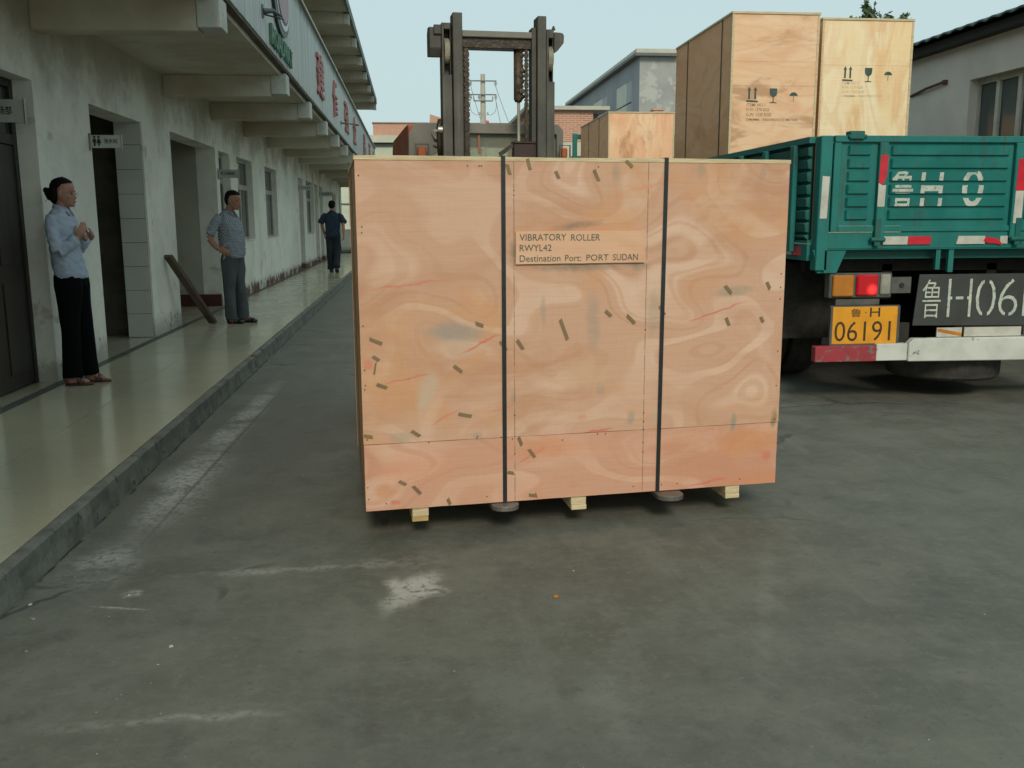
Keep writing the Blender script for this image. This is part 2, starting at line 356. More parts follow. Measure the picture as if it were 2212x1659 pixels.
def mat_ply(name, base, lite, dark, seed=0., bands=9., stretch=(.55,1,1.25), mark=0, brown=(.42,.22,.11), fig=1.25):
    """rotary cut plywood: contour-like cathedral figure, patches, fine fibre"""
    n = N(name); o = n.map(n.obj, loc=(seed, seed*.7, seed*1.3)); v = n.map(o, scale=stretch)
    vv = n.vadd(v, n.ncol(v, 1.5, 2), .50)
    f1 = n.noise(vv, fig, 1.2, .40)
    ring = n.math('SINE', n.math('MULTIPLY', f1, bands*6.28))
    ring2 = n.math('SINE', n.math('MULTIPLY', f1, bands*6.28*2.7))
    amp = n.rng(n.noise(v, 1.6, 3), .38, .60, .36, .9)
    t = n.math('MULTIPLY', n.rng(ring, -.15, .75), amp)
    col = n.mix(n.math('MULTIPLY', t, .70), base, lite)
    col = n.mix(n.math('MULTIPLY', n.math('MULTIPLY', n.rng(ring2, .45, .95), amp), .45), col, dark)
    col = n.mix(n.rng(n.noise(v, 2.0, 5, .6, .5), .46, .66, 0, .65), col, dark)
    col = n.mix(n.rng(n.noise(n.map(v, loc=(7,3,1)), 1.5, 4, .6, .8), .52, .64, 0, .65), col, brown)
    col = n.mix(n.rng(n.noise(n.map(v, loc=(1,9,4)), 1.9, 4, .6, .8), .54, .70, 0, .45), col, lite)
    fib = n.noise(n.map(o, scale=(3, 3, 90)), 1.4, 6, .75)
    col = n.mix(n.rng(fib, .44, .68, 0, .13), col, tuple(x*.62 for x in dark))
    fib2 = n.noise(n.map(o, scale=(190, 190, 5)), 1.2, 4, .7)
    col = n.mix(n.rng(fib2, .45, .70, 0, .07), col, tuple(x*.6 for x in dark))
    if mark:
        w = n.vadd(n.obj, n.ncol(n.obj, 5, 4), .07); w2 = n.vadd(n.obj, n.ncol(n.obj, 16, 4), .03)
        gr = n.noise(n.obj, 26, 6, .7)
        def sp(col, x, z, rx, rz, rot, c, amt, soft=.7, ww=None):
            m = n.math('MULTIPLY', n.spot(ww or w, (x, 0, z), (rx, 9, rz), rot, 1, soft), n.rng(gr, .25, .6, .45, 1.))
            return n.mix(n.math('MULTIPLY', m, amt), col, c)
        G = (.27,.27,.215); R = (.62,.155,.11); BL = (.30,.30,.27)
        for a in ((.40,.92,.17,.055,.05,BL,.75),(.43,.86,.17,.05,0,(.60,.45,.33),.6),(1.03,.95,.05,.17,0,G,.42),(1.31,.98,.045,.15,.1,G,.4),(.80,1.0,.02,.09,0,G,.4),
                  (1.70,1.06,.14,.03,-.1,G,.5),(1.13,1.60,.03,.06,0,G,.4),(1.52,1.61,.03,.05,.2,G,.45),(1.82,1.60,.02,.04,0,G,.4),
                  (.28,.66,.05,.14,.3,(.50,.49,.40),.5),(.17,.47,.07,.04,0,G,.35),(.50,.46,.03,.03,0,G,.5),(1.21,.50,.03,.05,0,G,.5),(1.33,.50,.025,.05,.4,(.40,.42,.30),.4),
                  (1.72,.46,.02,.06,0,G,.75),(1.93,.47,.022,.06,.1,(.22,.17,.10),.75),(.66,.62,.02,.04,0,G,.4),(1.06,.66,.03,.05,0,G,.35),(.22,.33,.22,.09,0,(.66,.27,.16),.45),
                  (1.80,.36,.24,.10,-.1,(.60,.27,.12),.75),(.09,.24,.07,.045,0,(.55,.24,.09),.55),(1.0,.72,.15,.09,0,(.62,.42,.26),.45),(.95,1.36,.16,.06,.1,(.60,.28,.18),.4),(1.55,1.1,.2,.10,-.6,(.60,.30,.14),.4)):
            col = sp(col, *a)
        for a in ((.52,.87,.13,.007,-.45,R,.85),(.20,.73,.14,.005,-.18,R,.8),(.36,.555,.09,.0045,-.45,R,.7),(.62,.58,.10,.004,-.2,R,.5),(.75,.36,.11,.005,-.55,R,.6),(1.62,.98,.20,.006,-.30,R,.85),(.20,1.13,.22,.008,-.10,R,.5),
                  (1.06,.455,.09,.008,-.12,R,.9),(1.60,.175,.14,.009,-.16,R,.75),(1.30,1.55,.20,.010,-.25,(.66,.28,.19),.6),(.03,.80,.03,.03,0,R,.5),(.13,.18,.035,.015,0,R,.9),(1.90,.29,.03,.03,0,R,.6),(.98,.52,.03,.02,0,R,.3)):
            col = sp(col, *a, .6, w2)
        # darker paint thrown round the stencil
        for a in ((.672,1.26,.035,.08,0),(.96,1.195,.32,.028,0),(1.235,1.20,.07,.04,0),(.95,1.375,.16,.025,-.15)):
            col = sp(col, *a, (.16,.165,.13), .62, .9, w2)
        # scribed lines where the frame is nailed
        x = n.sep(n.obj)[0]
        for lx in (.668, 1.275):
            d = n.math('ABSOLUTE', n.math('SUBTRACT', x, lx)); m = n.math('MULTIPLY', n.rng(d, .0026, .0008), n.rng(gr, .38, .52, .2, .75))
            col = n.mix(m, col, (.12,.09,.06))
    n.bump(n.math('ADD', fib, n.math('MULTIPLY', gr if mark else fib2, .6)), .12, .003)
    return n.fin(col, n.rng(fib, .3, .7, .55, .72), 0, .3)

def mat_paint(name, c, dirt=(.06,.055,.045), rust=(.16,.07,.03), rough=.42, amt=.55, rustamt=.8):
    n = N(name); p = n.pos
    a = n.noise(p, 3, 7, .68); b = n.noise(n.map(p, scale=(8,8,1.2)), 2, 7, .7)
    col = n.mix(n.rng(a, .40, .72, 0, .5), c, tuple(x*1.45+.012 for x in c))
    col = n.mix(n.rng(b, .50, .74, 0, amt), col, dirt)
    col = n.mix(n.rng(n.noise(p, 9, 8, .75), .66, .70, 0, rustamt), col, rust)
    n.bump(n.noise(p, 14, 6, .6), .12, .004)
    return n.fin(col, n.rng(a, .3, .7, rough, rough+.25), 0, .45)

def mat_brick(name='red_brick'):
    n = N(name); p = n.pos; x, y, z = n.sep(p)
    v = n.comb(n.math('ADD', x, y), z, 0.)
    bt = n.t.nodes.new('ShaderNodeTexBrick'); n.L(v, bt.inputs['Vector']); bt.inputs['Scale'].default_value = 1
    bt.inputs['Color1'].default_value = (.52,.235,.15,1); bt.inputs['Color2'].default_value = (.43,.175,.11,1); bt.inputs['Mortar'].default_value = (.56,.47,.38,1)
    bt.inputs['Mortar Size'].default_value = .009; bt.inputs['Brick Width'].default_value = .20; bt.inputs['Row Height'].default_value = .056; bt.inputs['Bias'].default_value = .0
    col = n.mix(n.rng(n.noise(p, .9, 6, .65), .42, .68, 0, .45), bt.outputs['Color'], (.58,.36,.25))
    col = n.mix(n.rng(n.noise(p, 5, 6, .7), .58, .74, 0, .5), col, (.36,.17,.12))
    n.bump(bt.outputs['Fac'], -.4, .01); return n.fin(col, .9, 0, .2)

def mat_rail():
    n = N('mast_steel'); p = n.pos
    a = n.noise(p, 5, 7, .7); s = n.noise(n.map(p, scale=(30,30,1.5)), 1.4, 6, .7)
    col = n.mix(n.rng(a, .35, .7), (.062,.062,.056), (.098,.096,.084))
    col = n.mix(n.rng(s, .52, .74, 0, .55), col, (.15,.145,.125))
    col = n.mix(n.rng(n.noise(p, 16, 7, .75), .70, .74, 0, .8), col, (.42,.41,.36))
    n.bump(n.noise(p, 40, 5), .2, .003); return n.fin(col, .58, .25, .4)

def mat_check():
    n = N('checked_shirt_cloth'); x, y, z = n.sep(n.obj)
    u = n.math('ADD', n.math('MULTIPLY', x, .7), y)
    f = n.math('MULTIPLY', n.math('SINE', n.math('MULTIPLY', u, 190.)), n.math('SINE', n.math('MULTIPLY', z, 170.)))
    g = n.math('SINE', n.math('MULTIPLY', n.math('ADD', u, z), 130.))
    col = n.mix(n.rng(f, .25, .7), (.33,.36,.40), (.035,.05,.075))
    col = n.mix(n.rng(g, .70, .9, 0, .5), col, (.10,.12,.15))
    col = n.mix(n.rng(n.noise(n.obj, 9, 4), .5, .7, 0, .4), col, (.20,.22,.24))
    return n.fin(col, .85, 0, .2)

def mat_leaf():
    n = N('leaf_green'); oi = n.geo.outputs['Random Per Island']
    col = n.mix(oi, (.045,.085,.035), (.10,.15,.065)); n.b.inputs['Subsurface Weight'].default_value = 0
    return n.fin(col, .6, 0, .3)

def mat_glass(name, tint, rough=.08, trans=.35, dust=(.35,.36,.32), d=.35):
    """dusty pane: part see-through, part reflecting, with a film of dust"""
    n = N(name); t = n.t
    tr = t.nodes.new('ShaderNodeBsdfTransparent'); tr.inputs[0].default_value = (*tint, 1)
    col = n.mix(n.rng(n.noise(n.pos, 3, 6, .7), .35, .7, .5, 1.), tint, dust)
    n.fin(col, rough, 0, .5)
    mx = t.nodes.new('ShaderNodeMixShader'); n.put(mx.inputs[0], n.rng(n.noise(n.pos, 2.3, 6, .7), .3, .7, 1-trans-d*.5, 1-trans+d*.5))
    n.L(tr.outputs[0], mx.inputs[1]); n.L(n.b.outputs[0], mx.inputs[2]); n.L(mx.outputs[0], n.out.inputs[0]); return n.m

def mat_emit(name, c, s):
    n = N(name); n.fin(c, .2); x = n.sep(n.obj)
    n.b.inputs['Emission Color'].default_value = (1,.06,.05,1)
    m = n.spot(n.obj, (3.41-2.95, 0, .875), (.06, 9, .06), 0, 1, .95)
    n.L(n.math('MULTIPLY', m, s*.45), n.b.inputs['Emission Strength']); return n.m

M = dict(
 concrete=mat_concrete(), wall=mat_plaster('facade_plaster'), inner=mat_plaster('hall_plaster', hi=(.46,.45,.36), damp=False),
 soffit=mat_soffit(), fascia=mat_fascia(), floor=mat_terrazzo(), brick=mat_brick(), rail=mat_rail(), check=mat_check(), leaf=mat_leaf(),
 kerb=simple('kerb_concrete', (.175,.18,.155), (.10,.105,.092), 7, .9, bump=.5, c3=(.05,.05,.045), sc3=18, t3=.62, world=True),
 border=simple('dark_border_stone', (.12,.12,.10), (.075,.075,.065), 6, .5, world=True),
 skirt=simple('oxblood_skirting_paint', (.095,.022,.018), (.055,.016,.014), 5, .55, c3=(.40,.36,.30), sc3=7, t3=.66, world=True),
 wood_dark=simple('dark_door_timber', (.032,.026,.021), (.016,.013,.011), 4, .5, world=True, stretch=(6,6,.7), bump=.2),
 plank=simple('weathered_plank', (.13,.095,.06), (.05,.038,.026), 5, .8, stretch=(8,8,.8), bump=.5, c3=(.25,.2,.14), sc3=12, t3=.66),
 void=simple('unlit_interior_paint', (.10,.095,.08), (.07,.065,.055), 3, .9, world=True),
 wtile=simple('white_wall_tile', (.66,.67,.63), (.60,.61,.57), 2.5, .16, world=True),
 dtile=simple('brown_wall_tile', (.13,.12,.10), (.085,.078,.065), 3, .25, world=True),
 frame=simple('window_frame_paint', (.38,.39,.35), (.27,.28,.25), 8, .5, world=True),
 pane=simple('dark_window_glass', (.022,.028,.026), (.05,.06,.055), 2.2, .09, world=True, spec=.6),
 sign=simple('sign_plate_white', (.50,.52,.47), (.42,.44,.40), 6, .35, world=True),
 alu=simple('aluminium_trim', (.32,.33,.31), (.22,.23,.21), 10, .35, .7, world=True),
 black=simple('black_print', (.018,.018,.018), (.03,.03,.028), 20, .6),
 green=simple('green_lettering', (.045,.17,.10), (.03,.12,.075), 9, .5), greendk=simple('logo_dark_green', (.02,.055,.045), None, 9, .5),
 red=simple('faded_red_lettering', (.42,.13,.125), (.33,.14,.135), 6, .6, c3=(.5,.38,.35), sc3=25, t3=.6), pink=simple('logo_pink', (.40,.245,.27), (.34,.22,.24), 6, .5),
 ply=mat_ply('crate_plywood', (.60,.37,.258), (.745,.545,.415), (.51,.27,.16), 2.3, 6.5, (.75,1,1.15), mark=1, brown=(.62,.33,.16), fig=1.7),
 plyred=mat_ply('crate_plywood_lower', (.605,.34,.235), (.71,.475,.35), (.55,.255,.155), 6.1, 7., (.6,1,1.5), mark=1, brown=(.64,.27,.14), fig=1.6),
 plyshade=mat_ply('crate_flank_plywood_shaded', (.46,.28,.165), (.52,.34,.21), (.37,.21,.11), 4.4, 4., (1,.5,1), brown=(.34,.18,.09)),  # side plywood again, its colour darkened for the shade on the left flank
 plypatch=mat_ply('stencil_board', (.70,.44,.29), (.80,.58,.42), (.62,.33,.19), 11.3, 5., (.6,1,1.6)),
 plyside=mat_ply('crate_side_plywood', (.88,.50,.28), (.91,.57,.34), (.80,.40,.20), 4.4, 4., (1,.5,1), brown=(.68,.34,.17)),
 plytall=mat_ply('tall_crate_plywood', (.84,.56,.35), (.90,.69,.48), (.76,.42,.24), 9.2, 4., (.8,1,2.0)),
 plypale=mat_ply('pale_crate_plywood', (.90,.70,.42), (.93,.87,.66), (.80,.50,.25), 14.1, 2.4, (2.4,1,.6), brown=(.76,.45,.20)),
 plylow=mat_ply('low_crate_plywood', (.90,.56,.35), (.94,.74,.50), (.82,.42,.23), 3.6, 3., (2.2,1,.6)),
 pine=simple('sawn_pine', (.66,.56,.36), (.52,.42,.25), 5, .75, stretch=(1,1,9), bump=.4, c3=(.40,.30,.16), sc3=20, t3=.64),
 pinedk=simple('pine_wane_edge', (.50,.36,.14), (.38,.26,.10), 6, .8, stretch=(1,1,9)),
 strap=simple('black_plastic_strap', (.012,.018,.020), (.02,.028,.03), 30, .38), strapb=simple('brown_twine_strap', (.035,.025,.018), None, 20, .7),
 tape=simple('brown_tape', (.235,.165,.085), (.185,.13,.068), 12, .5),
 stencil=simple('stencil_ink', (.085,.115,.085), (.20,.17,.115), 40, .8, lo=.45, hi=.75), faint=simple('faded_ink', (.30,.20,.12), (.42,.29,.18), 30, .8), inkt=simple('dark_green_ink', (.04,.085,.08), (.10,.13,.10), 25, .8),
 fork=simple('worn_fork_steel', (.24,.225,.205), (.16,.15,.135), 9, .45, .6, bump=.3),
 orange=mat_paint('forklift_orange', (.30,.06,.022), dirt=(.10,.04,.025), rough=.4), amber=simple('amber_lens', (.55,.21,.02), (.42,.16,.02), 6, .3),
 amber2=simple('orange_lens', (.36,.085,.02), (.27,.065,.02), 6, .35),
 grey=simple('grey_sheet_metal', (.14,.14,.125), (.20,.20,.175), 3, .5, world=True), oily=simple('oily_iron', (.028,.024,.02), (.06,.042,.028), 14, .4, .4, bump=.4),
 rusty=simple('grimy_cylinder', (.10,.065,.035), (.05,.036,.024), 14, .6, .2, bump=.4, c3=(.02,.018,.015), sc3=22, t3=.52), pulley=simple('worn_pulley_steel', (.42,.40,.32), (.28,.26,.20), 10, .5, .3), endp=simple('beam_end_paint', (.58,.60,.54), (.44,.45,.40), 5, .8, world=True, c3=(.25,.25,.20), sc3=11, t3=.64),
 teal=mat_paint('teal_truck_paint', (.006,.155,.142), amt=.70, rustamt=.95), tealdk=mat_paint('grimy_teal_paint', (.003,.11,.095), amt=.8, rustamt=.95),
 rubber=simple('tyre_rubber', (.030,.029,.027), (.055,.052,.046), 12, .85, bump=.4), chassis=simple('chassis_grime', (.014,.013,.012), (.03,.027,.022), 6, .8, .1),
 refl_red=simple('red_reflective_tape', (.62,.025,.045), (.48,.02,.035), 8, .3), refl_white=simple('white_reflective_tape', (.56,.57,.52), (.44,.44,.39), 8, .3),
 redpeel=simple('peeling_red_paint', (.36,.035,.05), (.27,.04,.05), 9, .6, c3=(.16,.15,.14), sc3=16, t3=.56), whitebar=simple('dirty_white_bumper_paint', (.62,.66,.62), (.50,.54,.50), 4, .5, c3=(.17,.15,.12), sc3=11, t3=.64, bump=.2),
 wpaint=simple('chalky_white_paint', (.58,.61,.55), (.38,.46,.41), 14, .85, c3=(.12,.26,.22), sc3=40, t3=.58), board=simple('dark_number_board', (.052,.062,.060), (.038,.044,.042), 4, .6),
 yellow=simple('yellow_number_plate', (.78,.36,.02), (.66,.29,.02), 6, .35), plink=simple('plate_ink', (.03,.022,.012), (.06,.04,.015), 20, .5),
 redlit=mat_emit('lit_red_lens', (.55,.012,.02), 2.2), clear=simple('clear_lens', (.34,.35,.30), (.26,.27,.23), 10, .2), lamp=simple('lamp_housing', (.10,.105,.10), (.06,.065,.06), 8, .5),
 rbwall=simple('grey_rendered_wall', (.66,.62,.57), (.57,.535,.49), 1.6, .9, bump=.15, c3=(.50,.46,.42), sc3=5, t3=.68, world=True),
 rtile=simple('dark_teal_roof_sheet', (.016,.045,.042), (.03,.06,.055), 5, .5, world=True), eave=simple('grimy_eave_board', (.02,.02,.018), None, 5, .8, world=True),
 rbframe=simple('cream_window_frame', (.52,.52,.44), (.42,.42,.36), 8, .5, world=True), rbpane=simple('green_grey_glass', (.05,.075,.07), (.08,.105,.098), 2.0, .12, world=True, spec=.6),
 gwall=simple('blotchy_grey_render', (.36,.375,.36), (.29,.30,.30), .9, .9, world=True, det=8, c3=(.42,.435,.41), sc3=1.6, t3=.50), gside=simple('blue_grey_render', (.285,.30,.325), (.235,.25,.28), .8, .9, world=True, det=8),
 gpane=simple('boarded_pane', (.56,.58,.50), (.48,.50,.44), 1.5, .7, world=True), gpane2=simple('dark_pane', (.21,.22,.245), None, 1.5, .4, world=True), roofdk=simple('dark_roof_edge', (.15,.16,.155), None, 2, .8, world=True), roofl=simple('pale_roof_cap', (.50,.50,.42), (.42,.42,.36), 2, .8, world=True),
 band=simple('cream_render', (.55,.55,.44), (.46,.47,.38), 1.2, .9, world=True), palewall=simple('pale_green_render', (.56,.62,.50), (.48,.52,.42), .9, .9, world=True), dkline=simple('dark_gutter', (.06,.075,.075), None, 2, .7, world=True),
 pole=simple('concrete_pole', (.48,.45,.36), (.40,.37,.30), 5, .9, world=True), steel=simple('galvanised_steel', (.14,.15,.15), (.10,.10,.10), 8, .5, .5), porc=simple('white_porcelain', (.55,.56,.52), (.40,.40,.36), 20, .3), wire=simple('overhead_wire', (.20,.22,.22), None, 5, .6),
 bark=simple('tree_bark', (.09,.07,.05), (.05,.04,.03), 6, .9, bump=.5),
 skin=simple('skin', (.40,.205,.135), (.31,.15,.095), 16, .5, spec=.35), skinw=simple('skin_fair', (.44,.245,.175), (.36,.18,.125), 16, .5, spec=.35), hair=simple('black_hair', (.006,.005,.005), (.011,.010,.009), 40, .75, stretch=(1,1,4), bump=.5, spec=.15),
 lips=simple('lips', (.30,.07,.06), None, 9, .5), eye=simple('dark_eye', (.02,.014,.012), None, 9, .2),
 shirtb=simple('pale_blue_shirt_cloth', (.42,.49,.60), (.34,.40,.51), 6, .85), trblack=simple('black_trouser_cloth', (.004,.0045,.006), None, 8, .95, spec=.1), trgrey=simple('grey_trouser_cloth', (.085,.098,.105), (.062,.072,.078), 7, .9),
 navy=simple('navy_shirt_cloth', (.020,.040,.070), (.014,.028,.052), 7, .9), navyt=simple('dark_trouser_cloth', (.018,.026,.038), (.012,.018,.026), 7, .9), sandal=simple('brown_leather', (.10,.045,.03), (.065,.03,.022), 9, .5), shoe=simple('black_leather', (.012,.011,.010), None, 9, .4), wireframe=simple('spectacle_wire', (.35,.33,.30), None, 9, .25, .9),
 wind=mat_glass('dusty_clear_sheet', (.80,.84,.78), .25, .66, (.34,.35,.28), .2),
)
M['nail'] = simple('nail_head', (.05,.035,.03), None, 9, .5, .5)
# ---------------------------------------------------------------- ground and walkway
g = MB(); g.quad((-160,-60,0),(160,-60,0),(160,260,0),(-160,260,0))
tag(build('ground', g, M['concrete']), kind='structure')

walk = empty('walkway', (-2.2, 4, 0), kind='structure')
WO = (-2.2, 4, 0)
build('base_slab', MB().box(-2.868,-1.572,-2,40,0.001,.117), M['kerb'], walk, WO)
tile = build('floor_tile', MB().box(-.3005,.3005,-.2982,.2982,-.012,0), M['floor'], walk)
tile.location = (-2.4785+2.2, -1.7-4, .13)
first = True
for i in range(70):
    for j in (0, 1):
        y = -1.7+.6*i; x = -2.4785+.605*j
        z = .13 + random.uniform(-.0006, .0006)
        if first: tile.location = (x+2.2, y-4, z); first = False
        else:
            t = share(tile, walk, (x+2.2, y-4, z)); t.rotation_euler = (random.uniform(-.0012,.0012), random.uniform(-.0012,.0012), 0)
build('border_strip', MB().box(-2.866,-2.784,-2,40,.1172,.1296), M['border'], walk, WO)
# kerb: cast edge in uneven lengths with chipped arrises
def kerb_piece(y0, y1, dz=0, dx=0):
    n = max(3, int((y1-y0)/.05)); vs = []; fs = []
    prof = [(-1.569, .0005), (-1.569, .130), (-1.556, .1305), (-1.530, .129), (-1.519, .121), (-1.514, .06), (-1.508, .0005)]
    k = len(prof)
    for i in range(n+1):
        y = y0+(y1-y0)*i/n
        a = noise.noise(Vector((y*2.2, 3, 0))); b = noise.noise(Vector((y*11, 8, 1))); chip = max(0, noise.noise(Vector((y*5, 1, 7)))-.30)*.06
        for j, (x, z) in enumerate(prof):
            ox = 0; oz = 0
            if j >= 3: ox = a*.007+b*.004 - chip*(1 if j < 5 else .3)
            if j in (3, 4): oz = b*.004 - chip*.8
            if j == 6: ox += abs(b)*.010 + .004
            vs.append((x+ox+dx*(j>1), y, z+oz+(dz if j not in (0, 6) else 0)))
    for i in range(n):
        for j in range(k): fs.append((i*k+j, i*k+(j+1)%k, (i+1)*k+(j+1)%k, (i+1)*k+j))
    fs += [tuple(range(k)), tuple(range(n*k, n*k+k))]
    return MB().add(vs, fs)
ys = [-2, .9, 3.1, 5.2, 7.4, 9.02, 9.16, 12.1, 15.2, 18.6, 22, 27, 33, 40]
for a, b in zip(ys[:-1], ys[1:]):
    small = (b-a) < .3
    build('kerb_stone', kerb_piece(a+.006, b-.006, -.045 if small else random.uniform(-.002,.001), -.030 if small else random.uniform(-.003,.003)), M['kerb'], walk, WO)

# ---------------------------------------------------------------- long office building on the left
XW = -2.87; BO = (-2.87, 4, 0)
bld = empty('office_building', BO, label='long two-storey whitewashed building with cantilevered balcony and overhanging roof slab', cat='building')
ops = [(4.2,5.5,.13,2.44,'door'), (6.72,7.80,.13,2.47,'door1'), (9.08,10.75,.13,2.45,'wc'), (11.97,14.60,.13,2.47,'hall'), (14.84,15.72,.13,2.45,'door3'), (16.33,17.86,1.06,2.46,'window'),
       (19.36,20.95,1.05,2.47,'window'), (24.95,25.95,.13,2.50,'door'), (26.72,28.7,1.03,2.49,'window'), (28.98,30.05,.13,2.48,'door'), (30.5,31.6,.13,2.48,'door'), (35.4,37.0,1.0,2.40,'window'), (38.5,39.4,.13,2.40,'door')]
wallm = MB(); y = -2.; T = -.28
def wb(y0, y1, z0, z1): wallm.box(XW+T, XW, y0, y1, z0, z1)
for y0, y1, z0, z1, kind in ops:
    wb(y, y0, .002, 3.099); wb(y0, y1, z1, 3.099)
    if z0 > .2: wb(y0, y1, .002, z0)
    y = y1
wb(y, 40, .002, 3.099)
build('facade_wall', wallm, M['wall'], bld, BO)
build('upper_wall', MB().box(XW+T, XW, -2, 40, 3.221, 5.829), M['wall'], bld, BO)
# closed rooms behind the openings so that daylight falls into them as it should
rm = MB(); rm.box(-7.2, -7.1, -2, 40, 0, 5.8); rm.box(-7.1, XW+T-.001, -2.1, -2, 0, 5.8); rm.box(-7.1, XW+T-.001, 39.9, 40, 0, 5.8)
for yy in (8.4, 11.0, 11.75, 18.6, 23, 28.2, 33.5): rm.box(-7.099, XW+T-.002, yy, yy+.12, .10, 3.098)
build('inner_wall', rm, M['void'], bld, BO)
build('room_floor', MB().box(-7.1, XW-.002, -2, 40, .02, .128), M['floor'], bld, BO)
build('ceiling_slab', MB().box(-7.1, XW-.003, -2, 40, 3.10, 3.22), M['soffit'], bld, BO)
build('balcony_slab', MB().box(XW-.002, -1.512, -2, 40, 3.10, 3.22), M['soffit'], bld, BO)
# lower beams with their white end blocks
bys = [2.6, 5.3, 7.86, 11.78, 14.45, 17.15, 19.85, 22.55, 25.25, 27.95, 30.65, 33.35, 36.05, 38.75]
b0 = build('cantilever_beam', MB().box(0, 1.245, 0, .24, -.24, -.0015), M['soffit'], bld, bevel=.006); b0.location = (.001, bys[0]-4, 3.10)
e0 = build('beam_end_block', MB().box(1.246, 1.43, -.01, .25, -.215, .02), M['endp'], b0, bevel=.006)
e0.location = (0, 0, 0)
for yy in bys[1:]:
    b = share(b0, bld, (.001, yy-4, 3.10)); share(e0, b, (0, 0, 0))
# the parapet hangs proud of the slab edge; its dark under-edge shows between the beams
pz0, pz1 = 3.175, 4.31
par = MB(); par.box(-1.50, -1.44, -2, 40, pz0, pz1)
yy = -2
while yy < 40:      # shallow upright folds of the cladding
    wd = random.choice((.22, .30, .42, .65)); par.box(-1.441, -1.432-random.random()*.003, yy, min(40, yy+wd-.02), pz0+.004, pz1-.004); yy += wd
build('balcony_parapet', par, M['fascia'], bld, BO)
build('parapet_coping', MB().box(-1.53, -1.40, -2, 40, pz1, pz1+.04), M['roofl'], bld, BO)
lip = MB(); lip.box(-1.56, -1.445, -2, 40, 3.150, 3.174)
build('drip_edge', lip, simple('stained_drip_edge', (.085,.075,.058), (.16,.14,.11), 4, .9, world=True), bld, BO)
# roof slab over the upper floor
build('roof_slab', MB().box(-7.2, -1.27, -2, 37.6, 5.83, 5.93), M['soffit'], bld, BO)
build('roof_edge', MB().box(-1.268, -1.225, -2, 37.6, 5.80, 5.99), simple('weathered_roof_edge', (.22,.24,.24), (.12,.13,.13), 5, .8, world=True), bld, BO)
rb0 = build('roof_beam', MB().box(0, 1.50, 0, .24, -.24, -.0015), M['soffit'], bld, bevel=.006); rb0.location = (.001, bys[0]-4, 5.83)
rbys = [5.3, 8.0, 10.7, 13.4, 16.1, 18.8, 21.5, 24.2, 26.9, 29.6, 32.3, 35.0, 37.35]
re0 = build('beam_end_block', MB().box(1.501, 1.62, -.01, .25, -.25, -.0305), M['endp'], rb0, bevel=.005)
for yy in rbys:
    b = share(rb0, bld, (.001, yy-4, 5.83)); share(re0, b, (0, 0, 0))
# damp skirting strip inside the hall opening, jamb, end wall
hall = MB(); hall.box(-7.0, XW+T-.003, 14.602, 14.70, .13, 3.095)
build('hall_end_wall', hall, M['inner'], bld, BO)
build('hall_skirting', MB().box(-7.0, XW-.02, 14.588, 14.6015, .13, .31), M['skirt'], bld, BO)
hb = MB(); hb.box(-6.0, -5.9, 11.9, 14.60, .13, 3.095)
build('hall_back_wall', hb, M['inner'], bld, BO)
# white tiles lining the washroom reveal, dark tiles deeper in
build('tile_grout', MB().box(XW-.2885, XW-.0215, 10.7485, 10.7497, .13, 2.449), M['void'], bld, BO)
wt = build('wall_tile', MB().box(-.1315,.1315,0,.006,-.1280,.1280), M['wtile'], bld, bevel=.0015)
first = True; tz = .13+.131
for k in range(9):
    for j in range(1):
        loc = (XW-.155-BO[0], 10.7415-BO[1]-random.random()*.001, tz+k*.2605)
        hh = loc[2]
        if hh+.13 > 2.452: continue
        if first: wt.location = loc; first = False
        else: share(wt, bld, loc)
build('wall_tile', MB().box(XW-.2865, XW-.0235, 10.7415, 10.7475, 2.478-.265+.005, 2.449), M['wtile'], bld, BO, bevel=.0015)
dk = MB(); dk.box(-4.6, XW-.295, 11.02, 11.03, .13, 2.9); build('washroom_back_tiles', MB().box(-4.4, -4.38, 8.6, 11.0, .13, 3.0), M['dtile'], bld, BO)
build('washroom_partition', MB().box(-3.95, XW-.32, 10.98, 10.999, .13, 2.95), M['dtile'], bld, BO)
# doors
def door(y0, y1, z0, z1, kind):
    xr = XW-(.145 if kind == 'door1' else .115)
    f = build('door_frame', MB().box(xr-.06, xr, y0, y0+.06, z0, z1).box(xr-.06, xr, y1-.06, y1, z0, z1).box(xr-.06, xr, y0+.06, y1-.06, z1-.06, z1).box(xr-.06, xr+.002, y0+.06, y1-.06, 1.98, 2.06), M['wood_dark'] if kind == 'door1' else M['frame'], bld, BO, bevel=.004)
    wood = M['wood_dark']
    lm = MB(); lm.box(xr-.05, xr-.012, y0+.064, y1-.064, z0+.012, 1.976)
    for a, b in ((z0+.12, .95), (1.08, 1.86)): 
        ym = (y0+y1)/2
        lm.box(xr-.012, xr-.004, y0+.15, ym-.06, a, b); lm.box(xr-.012, xr-.004, ym+.06, y1-.15, a, b)
    leaf = build('door_leaf', lm, wood, bld, BO, bevel=.003)
    build('transom_pane', MB().box(xr-.035, xr-.028, y0+.062, y1-.062, 2.062, z1-.062), M['pane'], f, BO)
    build('door_handle', MB().tube([(xr-.005,y0+.12,1.08),(xr+.04,y0+.12,1.08),(xr+.04,y0+.22,1.08)], .009, 8), M['alu'], leaf, BO)
